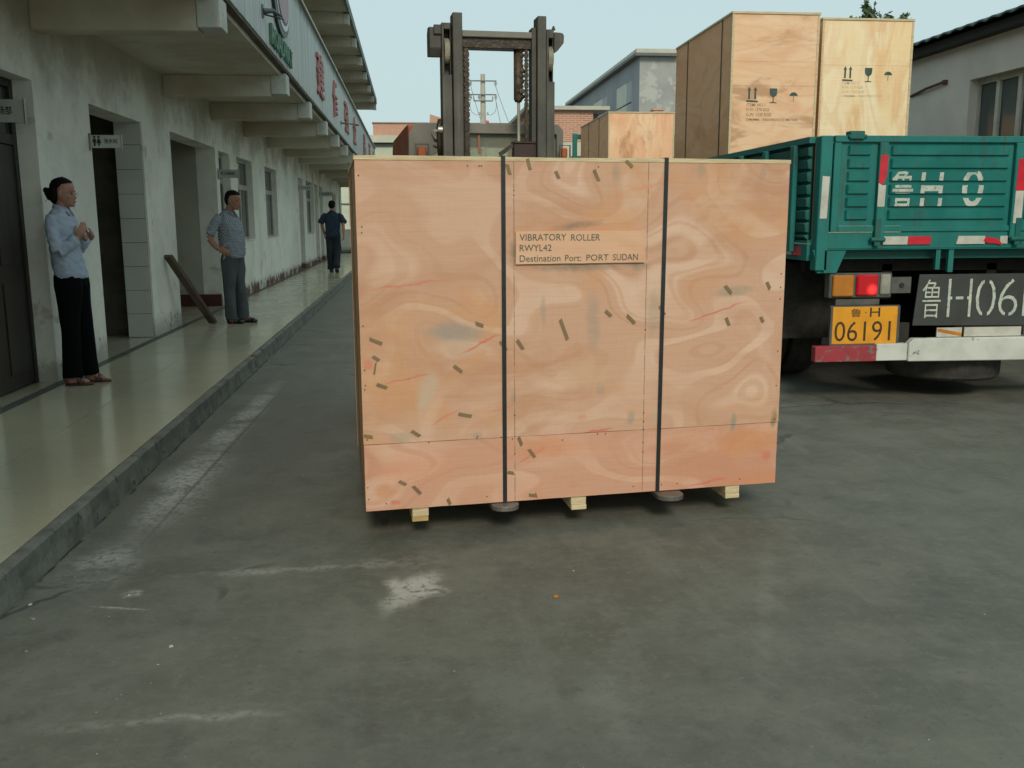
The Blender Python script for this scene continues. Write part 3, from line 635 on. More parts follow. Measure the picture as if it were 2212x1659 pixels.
def window(y0, y1, z0, z1):
    xr = XW-.10; ym = (y0+y1)/2; zt = z0+.66*(z1-z0)
    f = MB().box(xr-.05, xr, y0, y0+.05, z0, z1).box(xr-.05, xr, y1-.05, y1, z0, z1).box(xr-.05, xr, y0+.05, y1-.05, z1-.05, z1).box(xr-.05, xr, y0+.05, y1-.05, z0, z0+.06)
    f.box(xr-.05, xr+.006, y0+.05, y1-.05, zt-.045, zt+.045); f.box(xr-.05, xr+.004, ym-.035, ym+.035, z0+.06, zt-.045)
    fo = build('window_frame', f, M['frame'], bld, BO, bevel=.004)
    for a, b, c, d in ((y0+.052, ym-.037, z0+.062, zt-.047), (ym+.037, y1-.052, z0+.062, zt-.047), (y0+.052, y1-.052, zt+.047, z1-.052)):
        p = build('pane', MB().box(xr-.03, xr-.024, a, b, c, d), M['pane'], fo, BO); 
    s = build('window_sill', MB().box(XW-.099, XW+.015, y0, y1, z0-.0005, z0+.018), M['wall'], bld, BO)
for y0, y1, z0, z1, kind in ops:
    if kind.startswith('door'): door(y0+.001, y1-.001, z0, z1-.001, kind)
    if kind == 'window': window(y0+.001, y1-.001, z0+.001, z1-.001)
# logo disc and lettering fixed to the parapet (built facing -y, turned to face +x)
TURN = Matrix(((0,-1,0,0),(1,0,0,0),(0,0,1,0),(0,0,0,1)))      # (x,y,z)->(-y,x,z): facing -y becomes facing +x
def on_parapet(name, mb, mat, label=None, th=.03, x=-1.43):
    thicken(mb, th); turn(mb, TURN)
    mb.v = [(v[0]+x, v[1], v[2]) for v in mb.v]
    return build(name, mb, mat, bld, BO, label=label)
word = 'ROADWAY'; wy0, wy1 = 10.42, 12.20
lw = (wy1-wy0)/len(word)
for k, ch in enumerate(word):
    on_parapet('letter', text_mb(ch, wy0+k*lw+.012, wy0+(k+1)*lw-.012, 3.225, 3.43, -.032, wt=.022), M['green'])
for k, (ch, cy) in enumerate(zip('建值強企品正人', (16.0, 19.1, 22.2, 25.3, 30.5, 34.2, 37.6))):
    on_parapet('character', text_mb(ch, cy-.55, cy+.55, 3.36, 4.04, -.034, wt=.014), M['red'])
def disc(cy, cz, ry, rz, n=40): return [(cy+ry*cos(2*pi*i/n), cz+rz*sin(2*pi*i/n)) for i in range(n)]
def flat(pts, y): return MB().add([(a, y, b) for a, b in pts], [tuple(range(len(pts)))])
lc = 11.35
on_parapet('logo_ring', flat(disc(lc, 3.88, .66, .42), -.031), M['greendk'], th=.028)
on_parapet('logo_ring', flat(disc(lc+.06, 3.89, .56, .35), -.036), M['sign'], th=.004)
on_parapet('logo_ring', flat(disc(lc+.06, 3.89, .48, .29), -.040), M['greendk'], th=.003)
on_parapet('logo_disc', flat(disc(lc+.06, 3.89, .45, .26), -.044), M['pink'], th=.003)
# bulkhead lamp arm on the parapet
lp = MB().box(-1.429,-1.418,9.98,10.06,3.40,3.52); lp.tube([(-1.42,10.02,3.46),(-1.33,10.06,3.47),(-1.26,10.16,3.44)], [.03,.022,.012], 10); lp.tube([(-1.42,10.02,3.43),(-1.25,10.2,3.42)], .009, 8)
tag(build('lamp_bracket', lp, M['steel'], None), 'small metal lamp arm jutting from the white balcony front before the green letters', 'bracket')
lp = MB().box(-1.429,-1.418,20.5,20.58,3.38,3.46); lp.tube([(-1.42,20.54,3.42),(-1.12,20.6,3.40)], .016, 8); lp.box(-1.16,-1.06,20.5,20.7,3.375,3.40)
tag(build('lamp_bracket', lp, M['steel'], None), 'small metal lamp arm on the balcony front between the red characters', 'bracket')
# sheet at the end of the corridor
build('end_wall', MB().box(-2.868,-2.30,39.6,39.7,.131,1.05), M['wall'], bld, BO)
build('end_lintel', MB().box(-2.868,-1.6,39.6,39.7,2.75,3.099), M['wall'], bld, BO)
build('end_transom', MB().box(-2.868,-1.6,39.601,39.66,2.02,2.10), M['wall'], bld, BO)

# hanging signs
def hang_sign(y, x0, x1, z0, z1, body, label, icons=False, tx=(.25,.9)):
    s = empty('hanging_sign', (x0, y, z0), label=label, cat='sign'); w_, h_ = x1-x0, z1-z0
    build('sign_panel', MB().box(.012, w_-.008, -.009, .009, .004, h_-.004), M['sign'], s)
    build('end_trim', MB().box(0, .012, -.014, .014, -.02, h_+.012), M['alu'], s); build('end_trim', MB().box(w_-.008, w_, -.014, .014, -.008, h_+.006), M['alu'], s)
    t = build('lettering', thicken(text_mb(body, w_*tx[0], w_*tx[1], h_*.34, h_*.70, -.0105, wt=.012), .001), M['black'], s)
    if icons:
        ic = MB()
        for cx, kind in ((.17, 0), (.30, 1)):
            cx *= w_; 
            ic.add([(cx+.011*cos(a*pi/6), -.0105, h_*.83+.011*sin(a*pi/6)) for a in range(12)], [tuple(range(12))])
            pts = [(-.014,.70),(.014,.70),(.016,.42),(.009,.42),(.007,.16),(-.007,.16),(-.009,.42),(-.016,.42)] if kind == 0 else [(-.010,.70),(.010,.70),(.020,.36),(.007,.36),(.006,.16),(-.006,.16),(-.007,.36),(-.020,.36)]
            ic.add([(cx+a, -.0105, h_*b) for a, b in pts], [tuple(range(8))])
        build('toilet_symbol', thicken(ic, .001), M['black'], s)
    return s
hang_sign(9.02, -2.868, -2.585, 2.052, 2.172, '洗手间', 'white washroom sign with two figures beside the nearest tiled doorway', True, (.46,.86))
hang_sign(14.72, -2.868, -2.560, 2.035, 2.165, '军人保障部', 'small grey-white office sign above the standing man in the patterned shirt', False, (.14,.80))
hang_sign(7.0, -2.868, -2.60, 2.10, 2.27, '市场部', 'white department sign over the dark wooden door at the left picture edge', False, (.12,.66)).location = (-3.06, 7.42, 2.115)
hang_sign(24.9, -2.868, -2.50, 2.17, 2.30, '技术部', 'distant door sign further down the corridor, nearer of the far two', False, (.2,.8))
hang_sign(30.4, -2.868, -2.45, 2.15, 2.30, '财务部', 'most distant door sign down the corridor, above the walking man', False, (.2,.8))
# plank leaning on the pier
pa, pb = Vector((-2.825, 11.30, 1.02)), Vector((-2.50, 11.93, .18)); d = (pa-pb); Lp = d.length; dz = d.normalized()
dx = dz.cross(Vector((.5,1,.2))).normalized(); dy = dz.cross(dx)
R = Matrix((dx, dy, dz)).transposed()
pk = build('leaning_plank', MB().box(-.055,.055,-.022,.022,0,Lp+.02), M['plank'], bevel=.004)
pk.matrix_world = Matrix.Translation(pb-dz*.035) @ R.to_4x4()
tag(pk, 'weathered grey wooden plank leaning against the white pier', 'plank')

# ---------------------------------------------------------------- long low building on the right
RO = (6.5, 8, 0)
rb = empty('workshop_building', RO, label='low grey rendered workshop with dark teal roof and cream window frames', cat='building')
rw = MB(); wins = [(8.35,10.7),(4.2,6.9)]
y = 1.5
for a, b in sorted(wins): rw.box(6.5,6.75,y,a,.001,3.46); rw.box(6.5,6.75,a,b,2.98,3.46); rw.box(6.5,6.75,a,b,.001,1.1); y = b
rw.box(6.5,6.75,y,14,.001,3.46); rw.box(6.751,11.5,13.75,14,.001,3.46); rw.box(6.751,11.5,1.5,1.75,.001,3.46); rw.box(11.25,11.5,1.751,13.749,.001,3.46)
build('outer_wall', rw, M['rbwall'], rb, RO)
build('ceiling', MB().box(6.751,11.249,1.751,13.749,3.30,3.40), M['void'], rb, RO)
build('eave_board', MB().box(6.36,6.498,1.4,14.1,3.40,3.50), M['eave'], rb, RO)
rs = MB(); n = 260
def rz(x): return 3.53 + (x-6.3)*.30
vs = []; fs = []
for i in range(n+1):
    yy = 1.35+12.85*i/n; hgt = .030*abs(sin(pi*yy/.235))
    for x in (6.26, 9.0): vs.append((x, yy, rz(x)+hgt))
    for x in (9.0, 6.26): vs.append((x, yy, rz(x)+hgt-.02))
for i in range(n):
    for j in range(4): fs.append((i*4+j, i*4+(j+1)%4, i*4+4+(j+1)%4, i*4+4+j))
fs += [(0,1,2,3), tuple(n*4+j for j in range(4))]
rs.add(vs, fs); build('roof_sheet', rs, M['rtile'], rb, RO)
build('roof_sheet', MB().add([(9.0,1.35,4.36),(9.0,14.2,4.36),(11.8,14.2,3.52),(11.8,1.35,3.52),(9.0,1.35,4.32),(9.0,14.2,4.32),(11.8,14.2,3.48),(11.8,1.35,3.48)], [(0,1,2,3),(4,7,6,5),(0,3,7,4),(1,5,6,2),(0,4,5,1),(2,6,7,3)]), M['rtile'], rb, RO)
for ya, yb in ((13.76, 13.99), (1.51, 1.74)): build('gable', MB().prism([(6.5,3.461),(11.5,3.461),(9.0,4.30)], 'y', ya, yb), M['rbwall'], rb, RO)
for a, b in wins:
    k = round((b-a)/.40); st = (b-a)/k
    f = MB().box(6.60,6.66,a+.001,b-.001,2.92,2.979).box(6.60,6.66,a+.001,b-.001,1.101,1.16)
    for i in range(k+1):
        yy = a+i*st; f.box(6.60,6.66,max(a+.001,yy-.032),min(b-.001,yy+.032),1.16,2.92)
    fo = build('window_frame', f, M['rbframe'], rb, RO)
    for i in range(k): build('pane', MB().box(6.63,6.636,a+i*st+.034,a+(i+1)*st-.034,1.162,2.918), M['rbpane'], fo, RO)
tag(build('wall_rod', MB().tube([(6.49,12.0,2.96),(6.46,11.6,3.0),(6.47,11.2,3.03)], .016, 8).box(6.46,6.499,11.17,11.23,3.0,3.05), simple('rusty_iron', (.10,.045,.04), None, 9, .8)), 'short rusty rod fixed to the grey workshop wall by the window', 'rod')

# ---------------------------------------------------------------- buildings beyond
GO = (9.16, 38, 0)
gb = empty('grey_hall', GO, label='tall grey rendered hall with dark sloping roof edge behind the plywood crates', cat='building')
gw = MB(); gw.box(9.16,24,38,38.3,0,7.75)
cols = [(39.35,42.2),(44.3,47.6),(50.0,53.6)]
rows = [(5.35,6.15),(6.2,7.0)]
y = 38.3
for a, b in cols: gw.box(9.16,9.4,y,a,0,7.75); gw.box(9.16,9.4,a,b,0,5.3); gw.box(9.16,9.4,a,b,7.05,7.75); y = b
gw.box(9.16,9.4,y,55,0,7.75); gw.box(9.4,24,54.8,55,0,7.75)
build('outer_wall', gw, M['gwall'], gb, GO)
build('side_render', MB().box(9.145,9.159,38.0,39.34,0,7.74).box(9.145,9.159,42.21,44.29,5.30,7.05).box(9.145,9.159,47.61,49.99,5.30,7.05).box(9.145,9.159,53.61,55,0,7.74).box(9.145,9.159,39.34,53.61,7.051,7.74).box(9.145,9.159,39.34,53.61,0,5.299), M['gside'], gb, GO)
for a, b in cols:
    for z0, z1 in ((5.301,6.15),(6.2,7.049)):
        build('window_panel', MB().box(9.150,9.158,a,a+(b-a)*.30,z0,z1), M['gpane2'], gb, GO)  # narrow darker panel beside each pale one
        build('window_panel', MB().box(9.146,9.158,a+(b-a)*.31,b,z0,z1), M['gpane'], gb, GO)
build('roof_edge', MB().box(8.9,24.3,37.7,55.3,7.751,7.86), M['roofdk'], gb, GO)
build('roof_cap', MB().box(8.95,24.2,37.75,55.2,7.861,8.02), M['roofl'], gb, GO)

KO = (3.24, 26, 0)
kb = empty('brick_shed', KO, label='red brick shed with flat concrete roof behind the forklift mast', cat='building')
build('brick_wall', MB().box(3.24,4.99,26,26.25,3.501,4.33).box(3.24,3.49,26.25,32,3.501,4.33).box(4.74,4.99,26.25,32,3.501,4.33), M['brick'], kb, KO)
build('rendered_wall', MB().box(3.25,8.5,26.01,26.24,0,3.5).box(3.25,3.48,26.24,32,0,3.5), M['band'], kb, KO)
build('recess', MB().box(4.991,5.30,26.9,27.1,3.5,4.33), M['gpane2'], kb, KO)
build('roof_slab', MB().box(3.12,5.42,25.85,32.2,4.331,4.43), M['roofl'], kb, KO)
build('roof_slab', MB().box(5.0,8.6,25.9,32,3.501,3.6), M['roofdk'], kb, KO)

FO = (2, 50, 0)
fb = empty('far_brick_building', FO, label='long pale building with red brick parapet closing the far end of the yard', cat='building')
build('rendered_wall', MB().box(-9,14,50,50.4,0,5.20), M['palewall'], fb, FO)
build('gutter', MB().box(-9.02,14.02,49.85,50.39,5.201,5.34), M['dkline'], fb, FO)
build('cornice', MB().box(-9,14,49.7,50.4,5.341,5.70), M['band'], fb, FO)
build('brick_parapet', MB().box(-1.86,14,49.95,50.3,5.701,6.30), M['brick'], fb, FO)
build('parapet_cap', MB().box(-1.90,14.02,49.9,50.35,6.301,6.36), simple('dark_brick_cap', (.30,.17,.13), None, 3, .9, world=True), fb, FO)
build('parapet_stump', MB().prism([(1.05,6.361),(1.65,6.361),(1.65,6.60),(1.07,6.78)], 'y', 49.96, 50.25), M['brick'], fb, FO)
for a in (-6.0, -3.2, 3.5, 7.0):
    f = build('window_frame', MB().box(a,a+.08,49.94,49.999,1.2,3.2).box(a+1.42,a+1.5,49.94,49.999,1.2,3.2).box(a+.08,a+1.42,49.94,49.999,3.12,3.2).box(a+.08,a+1.42,49.94,49.999,1.2,1.28).box(a+.72,a+.78,49.94,49.999,1.28,3.12), M['frame'], fb, FO)
    build('pane', MB().box(a+.08,a+1.42,49.97,49.99,1.28,3.12), M['pane'], f, FO)
build('red_finial', MB().ell((4.0,50.1,6.42), (.13,.13,.10)), simple('red_plastic', (.6,.16,.16), None, 5, .5), fb, FO)
build('roof_chimney', MB().box(7.70,8.02,30.0,30.3,4.55,4.80).box(7.66,8.06,29.97,30.33,4.801,4.85), M['brick'], None)
o = bpy.data.objects['roof_chimney']; tag(o, 'small brick roof stub seen just above the low plywood crate', 'chimney')
tag(build('middle_shed', MB().box(6.9,12,30.0,34,0,4.549), M['band'], None), 'pale rendered shed wall between the brick shed and grey hall', 'shed')

# ---------------------------------------------------------------- utility pole
PO = (3.43, 45, 0)
po = empty('utility_pole', PO, label='concrete power pole with cross arms and insulators seen through the forklift mast', cat='utility pole')
build('pole_shaft', MB().tube([(0,0,0),(0,0,8.0),(0,0,8.06)], [.20,.105,.10], 14), M['pole'], po)
for z, hw in ((7.73,.62),(7.12,.62),(6.84,.44)):
    a = build('cross_arm', MB().box(-hw,hw,-.19,-.13,z-.025,z+.025), M['steel'], po)
    if z < 7: 
        for sx in (-1,1): build('end_bracket', MB().box(sx*hw-.02,sx*hw+.02,-.185,-.135,z+.025,z+.20), M['steel'], a)
    for sx in ((-.58,.58) if z > 7.5 else (-.58,-.19,.58) if z > 7 else ()):
        im = MB(); zz = z-.03 if z < 7.5 else z-.03
        im.lathe([(.012,0),(.075,-.03),(.03,-.06),(.085,-.10),(.03,-.14),(.05,-.18),(.012,-.20)], (sx,-.16,zz), 'z', 12)
        build('insulator', im, M['porc'], a)
build('insulator', MB().lathe([(.012,0),(.05,-.03),(.02,-.06),(.06,-.1),(.012,-.14)], (-.18,-.16,6.35), 'z', 10), M['porc'], po)
build('insulator', MB().lathe([(.012,0),(.05,-.03),(.02,-.06),(.06,-.1),(.012,-.14)], (.20,-.16,6.35), 'z', 10), M['porc'], po)
def sag(a, b, s, n=14):
    a, b = Vector(a), Vector(b); return [a.lerp(b, i/n) - Vector((0,0,s*4*(i/n)*(1-i/n))) for i in range(n+1)]
X0, Y0 = PO[0], PO[1]
wl = [((X0+.58,Y0-.16,7.5),(X0+5.6,Y0+26,6.0),.7,'power line running down to the right from the upper cross arm'), ((X0-.58,Y0-.16,7.5),(X0+3.6,Y0+26,5.2),.8,'power line running down to the right from the left upper insulator'),
      ((X0+.58,Y0-.16,6.9),(X0+4.6,Y0+26,5.0),.9,'power line running down to the right from the middle cross arm')]
for a, b, s, lb in wl: tag(build('power_line', MB().tube(sag(a,b,s), .011, 5), M['wire']), lb, 'wire')
for sx, lb in ((-1,'looped jumper wire hanging on the left side of the power pole'), (1,'looped jumper wire hanging on the right side of the power pole')):
    pts = [(X0+sx*.58,Y0-.16,6.9),(X0+sx*.62,Y0-.16,6.6),(X0+sx*.55,Y0-.16,6.35),(X0+sx*.35,Y0-.16,6.2),(X0+sx*.18,Y0-.16,6.25)]
    tag(build('jumper_wire', MB().tube(pts, .011, 5), M['wire']), lb, 'wire')

# ---------------------------------------------------------------- tree behind the workshop
TO = (9.1, 18.2, 0)
tr = empty('tree', TO, label='leafy tree whose upper tufts show above the pale truck crate', cat='tree')
tm = MB(); tm.tube([(0,0,0),(.05,.03,1.5),(0,0,3.0),(.1,.05,4.4)], [.17,.13,.10,.05], 10)
tips = []
rnd = random.Random(11)
def px2(xp, zp): return (xp, 0, zp)
tops = [(-.30,0,5.50),(-.50,.1,5.22),(-.10,.1,5.32),(-.72,.2,5.10),(.12,-.1,5.05),(.22,.1,5.26),(.52,.0,5.24),(-.45,-.2,5.0),(.40,.3,4.9),(.55,.2,5.0)]
for tx in tops:
    tm.tube([(0,0,3.0+rnd.random()*.8),(tx[0]*.45,tx[1]*.45,4.2),(tx[0]*.85,tx[1],tx[2]-.45),tx], [.05,.035,.018,.006], 6); tips.append(tx)
for k in range(16):
    a = rnd.random()*2*pi; r = .4+rnd.random()*.5; z = 3.2+rnd.random()*1.4; tp = (r*cos(a), r*sin(a), z)
    tm.tube([(0,0,2.4+rnd.random()),(tp[0]*.5,tp[1]*.5,z-.3),tp], [.04,.022,.008], 6); tips.append(tp)
build('trunk', tm, M['bark'], tr)
lm = MB()
for tp in tips:
    c0 = Vector(tp); up = Vector((tp[0]*.45, tp[1]*.45, .5)).normalized()
    for k in range(230):
        t = rnd.random(); c = c0 - up*(.62*t) + Vector((rnd.gauss(0,1),rnd.gauss(0,1),rnd.gauss(0,1)))*(.035+.10*t)
        ax = Vector((rnd.gauss(0,1),rnd.gauss(0,1),rnd.gauss(0,1))).normalized(); bx = ax.cross(Vector((rnd.gauss(0,1),rnd.gauss(0,1),rnd.gauss(0,1)))).normalized()
        s = .025+rnd.random()*.02
        lm.add([c-ax*s*1.7, c-bx*s*.7, c+ax*s*1.7, c+bx*s*.7], [(0,1,2,3)])
tag(build('leaves', lm, M['leaf'], tr), kind='stuff')
# ---------------------------------------------------------------- the big crate on the forks
A6 = radians(6.74)
cr = empty('plywood_crate', (-.227, 3.967, 0), A6, 'big strapped plywood crate with stencilled destination held just off the ground by the forklift', 'crate')
Wc, Dc, zb, zt = 1.955, 1.20, .150, 1.645; SH = .034
def shear(mb): mb.v = [(v[0]+SH*v[1], v[1], v[2]) for v in mb.v]; return mb
zs = .447
def wavy_panel(x0, x1, z0, z1, y0, y1, seed, nx=24, nz=18, amp=.0022):
    vs = []; fs = []
    for i in range(nx+1):
        for j in range(nz+1):
            x = x0+(x1-x0)*i/nx; z = z0+(z1-z0)*j/nz
            e = .0015*noise.noise(Vector((x*14, z*14, seed)))
            vs.append((x+(e if i in (0, nx) else 0), y0+amp*noise.noise(Vector((x*1.7, z*1.7, seed))), z+(e if j in (0, nz) else 0)))
    m = nz+1
    for i in range(nx):
        for j in range(nz): fs.append((i*m+j, (i+1)*m+j, (i+1)*m+j+1, i*m+j+1))
    nb = len(vs); rim = [i*m for i in range(nx+1)] + [nx*m+j for j in range(1, nz+1)] + [i*m+nz for i in range(nx-1,-1,-1)] + [j for j in range(nz-1,0,-1)]
    for r in rim: vs.append((vs[r][0], y1, vs[r][2]))
    k = len(rim)
    for i in range(k): fs.append((rim[i], nb+i, nb+(i+1)%k, rim[(i+1)%k]))
    fs.append(tuple(range(nb, nb+k)))
    return MB().add(vs, fs)
build('front_panel', wavy_panel(0, Wc, zs+.001, zt, 0, .012, 1.), M['ply'], cr)
build('front_panel', wavy_panel(.002, Wc-.003, zb, zs-.001, -.001, .012, 5.), M['plyred'], cr)
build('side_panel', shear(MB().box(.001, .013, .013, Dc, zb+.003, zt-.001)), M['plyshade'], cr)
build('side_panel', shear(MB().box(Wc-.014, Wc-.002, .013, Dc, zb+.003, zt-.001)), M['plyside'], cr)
build('back_panel', shear(MB().box(0, Wc, Dc+.001, Dc+.013, zb+.003, zt-.001)), M['plyside'], cr)
build('bottom_panel', shear(MB().box(.014, Wc-.015, .014, Dc-.001, zb+.002, zb+.016)), M['plyside'], cr)
tp = wavy_panel(-.004, Wc+.003, 0, Dc+.012, 0, .017, 9., 40, 4, .002)
tp.v = [(x+SH*z, z-.0025, zt+.018-y) for x, y, z in tp.v]
build('top_panel', tp, M['pine'], cr)
# left face: batten edges standing slightly proud
build('flank_seam', shear(MB().box(-.0015, .0005, .60, .606, zb+.02, zt-.02)), M['strapb'], cr)
for x0 in (.205, .935, 1.700):      # timber runners, each a stack of two
    for k, (za, zz, m) in enumerate(((.1085, .149, 'pine'), (.084, .1078, 'pinedk' if x0 < .3 else 'pine'))):
        sx = random.uniform(-.002, .002)
        build('runner', shear(MB().box(x0+sx, x0+.072+sx, .006+random.uniform(0,.004), Dc-.01, za, zz)), M[m], cr, bevel=.002)
for x0 in (.612, 1.348):
    s = MB(); w_ = .019
    s.box(x0, x0+w_, -.0045, -.0032, zb-.001, zt+.022)
    s.box(x0, x0+w_, -.0045, Dc+.02, zt+.0205, zt+.022); s.box(x0, x0+w_, Dc+.0185, Dc+.02, zb-.001, zt+.0205); s.box(x0, x0+w_, -.0032, Dc+.0185, zb-.0022, zb-.001)
    if x0 > 1: s.v = [(v[0]-(.008*(zt-v[2])/(zt-zb)), v[1], v[2]) for v in s.v]
    build('strap', s, M['strap'], cr)
# stencil patch and its lettering
pv = wavy_panel(.674, 1.262, 1.212, 1.352, -.0125, -.0035, 3., 12, 6, .0006)
build('stencil_patch', pv, M['plypatch'], cr)
for body, x0, x1, z0, z1 in (('VIBRATORY', .690, .898, 1.312, 1.340), ('ROLLER', .920, 1.052, 1.310, 1.338), ('RWYL42', .690, .832, 1.267, 1.295), ('Destination', .690, .872, 1.222, 1.250), ('Port:', .893, .966, 1.222, 1.249), ('PORT', .990, 1.092, 1.223, 1.250), ('SUDAN', 1.112, 1.228, 1.223, 1.251)):
    build('lettering', thicken(text_mb(body, x0, x1, z0, z1, -.0142, wt=.000), .0006), M['stencil'], cr)
TAPES = [(0.639,1.632,0.651,1.59),(0.727,1.656,0.74,1.61),(0.852,1.605,0.867,1.574),(1.024,1.612,1.046,1.565),(1.169,1.652,1.2,1.625),(0.496,0.961,0.53,0.948),(0.039,0.907,0.091,0.884),(0.05,0.832,0.077,0.813),(0.063,0.805,0.054,0.754),(0.064,0.711,0.107,0.693),(0.398,0.778,0.434,0.75),(0.415,0.564,0.474,0.551),(0.003,0.488,0.04,0.481),(0.208,0.499,0.244,0.474),(0.606,0.879,0.632,0.837),(0.68,0.882,0.707,0.841),(0.876,0.967,0.91,0.877),(1.085,1.0,1.112,0.975),(1.186,0.977,1.224,0.94),(1.341,1.017,1.365,0.974),(1.657,1.1,1.69,1.064),(1.864,1.113,1.882,1.081),(1.667,0.953,1.684,0.917),(1.841,0.953,1.854,0.927),(0.685,0.445,0.7,0.406),(0.732,0.387,0.76,0.347),(0.633,0.286,0.663,0.28),(0.148,0.278,0.178,0.259),(0.209,0.251,0.242,0.213),(0.361,0.183,0.373,0.155),(0.732,0.174,0.771,0.167)]
for k, (x0, z0, x1, z1) in enumerate(TAPES):
    a = Vector((x0, 0, z0)); b = Vector((x1, 0, z1)); t = (b-a).normalized(); s = Vector((-t.z, 0, t.x))*(.0035 if k == 8 else .0075); y0, y1 = -.0034, -.0020
    e1, e2 = t*random.uniform(-.003,.004), t*random.uniform(-.003,.004)
    q = [a-s+e1, b-s+e2, b+s-e2, a+s-e1]
    m = MB(); m.add([(p.x, y0, p.z) for p in q] + [(p.x, y1, p.z) for p in q], [(0,1,2,3),(7,6,5,4),(0,4,5,1),(1,5,6,2),(2,6,7,3),(3,7,4,0)])
    build('tape_strip', m, M['tape'], cr)
nm = MB()
for k in range(46):
    s = random.random()
    x, z = random.choice(((.012+random.random()*.01, zb+.05+s*1.4), (Wc-.02, zb+.05+s*1.4), (.03+s*1.9, zt-.02), (.03+s*1.9, zb+.03), (.668, zb+.05+s*1.4), (1.275, zb+.05+s*1.4), (.1+s*1.7, .42+random.random()*.05)))
    nm.cyl((x, -.0035, z), (x, -.0015, z), .0028, 6)
tag(build('nail_heads', nm, M['nail'], cr), kind='stuff')

# ---------------------------------------------------------------- forklift behind the crate
A4 = radians(4.8); O = Vector((-.227, 3.967, 0)) + Vector((-sin(A4), cos(A4), 0))*1.35
fk = empty('forklift', tuple(O), A4, 'orange forklift with tall grey mast carrying the big plywood crate', 'forklift')
def rail(x0, x1, y0, y1, ztop, m='rail'):
    s = MB(); s.box(x0, x1, y0, y0+.016, .10, ztop); s.box(x0, x1, y1-.016, y1, .10, ztop); s.box(x0+(x1-x0)*.35, x0+(x1-x0)*.65, y0+.016, y1-.016, .10, ztop)
    return build('mast_rail', s, M[m], fk, bevel=.002)
# inner, taller pair and outer pair with pulley slots
build('mast_rail', MB().box(.589,.642,0,.11,.10,2.515), M['rail'], fk, bevel=.003)
build('mast_rail', MB().box(1.063,1.113,0,.11,.10,2.512), M['rail'], fk, bevel=.003)
build('mast_rail', MB().box(1.036,1.0615,.03,.115,.10,2.455), M['rail'], fk, bevel=.002)
def outer(x0, x1, top, slot):
    s = MB(); s0, s1 = slot; w_ = x1-x0
    s.box(x0, x1, .012, .12, .10, s0); s.box(x0, x0+.012, .012, .12, s0, top); s.box(x1-.006, x1, .05, .12, s0, top); s.box(x0+.012, x1-.006, .012, .12, s1, top); s.box(x0+.012, x1-.006, .105, .12, s0, s1)
    o = build('mast_rail', s, M['rail'], fk, bevel=.0015)
    xm = (x0+x1)/2; p = MB(); p.lathe([(.0,-.012),(.066,-.014),(.070,-.007),(.066,0),(.070,.007),(.066,.014),(0,.012)], (xm+.003,.070,(s0+s1)/2+.012), 'x', 24)
    build('pulley', p, M['pulley'], fk)
build('channel_plate', MB().box(.6425,.662,.06,.11,.10,2.42), M['oily'], fk)
outer(.529, .583, 2.462, (2.19, 2.43))
outer(1.117, 1.164, 2.445, (2.165, 2.40))
build('mast_horn', MB().prism([(.050,2.445),(.11,2.452),(.15,2.42),(.15,2.30),(.05,2.285),(.02,2.33),(.02,2.43)], 'x', .462, .528).box(.485,.527,.004,.02,2.40,2.45), M['rail'], fk, bevel=.004)
build('mast_horn', MB().prism([(1.1645,2.435),(1.212,2.432),(1.222,2.418),(1.220,2.378),(1.185,2.335),(1.1645,2.325)], 'y', .03, .12).prism([(1.150,2.445),(1.160,2.470),(1.172,2.445)], 'y', .02, .05), M['rail'], fk, bevel=.003)
build('cross_tie', MB().box(.6425,1.0355,.02,.10,2.395,2.428), M['grey'], fk, bevel=.003)
build('cross_tie', MB().box(.6425,1.0355,.04,.13,2.340,2.394), M['oily'], fk, bevel=.003)
build('cross_tie', MB().box(.6425,1.0355,.10,.13,1.20,1.26).box(.529,1.164,.121,.15,.30,.38), M['rail'], fk)
def chain(x0, x1, ztop, zlow):
    s = MB(); z = ztop; k = 0
    while z > zlow:
        e = .004 if k % 2 else 0
        s.box(x0+e, x1-e, .045, .065, z-.030, z-.002); s.box(x0-.002, x1+.002, .050, .060, z-.021, z-.011); z -= .027; k += 1
    return build('lift_chain', s, M['oily'], fk)
chain(.655, .684, 2.43, .35); chain(1.000, 1.020, 2.38, .35)
cyl = MB(); cyl.tube([(.970,.09,2.35),(.970,.09,2.075),(.970,.09,2.06)], [.026,.026,.018], 16)
build('lift_cylinder', cyl, M['rusty'], fk, smooth=True)
build('piston_rod', MB().cyl((.972,.09,2.06),(.972,.09,1.2), .009, 10), M['pulley'], fk, smooth=True)
cm = MB(); rc = random.Random(3)
for k in range(10): cm.ell((.985+rc.uniform(-.004,.006), .07+rc.uniform(-.01,.01), 2.34-.028*k), (.014+rc.random()*.006,.012,.016), 8, 6)
build('anchor_bolts', cm, M['rusty'], fk)
build('chain_bracket', MB().box(.93,1.055,.02,.08,1.700,1.825).box(.925,1.058,.015,.085,1.826,1.838), simple('dark_red_iron', (.05,.012,.012), (.02,.015,.014), 8, .6), fk, bevel=.003)
build('lever', MB().prism([(.845,1.775),(.855,1.752),(.940,1.815),(.935,1.836)], 'y', .03, .045), M['oily'], fk)
wn = MB(); wn.cyl((.50,.02,1.895),(.525,.02,1.895), .022, 12); wn.box(.475,.505,.01,.02,1.885,1.897)
build('wing_nut', wn, M['alu'], fk)
build('hose', MB().tube([(.515,.03,1.95),(.505,.02,1.90),(.510,.04,1.82),(.52,.08,1.7)], .014, 8), M['oily'], fk, smooth=True)
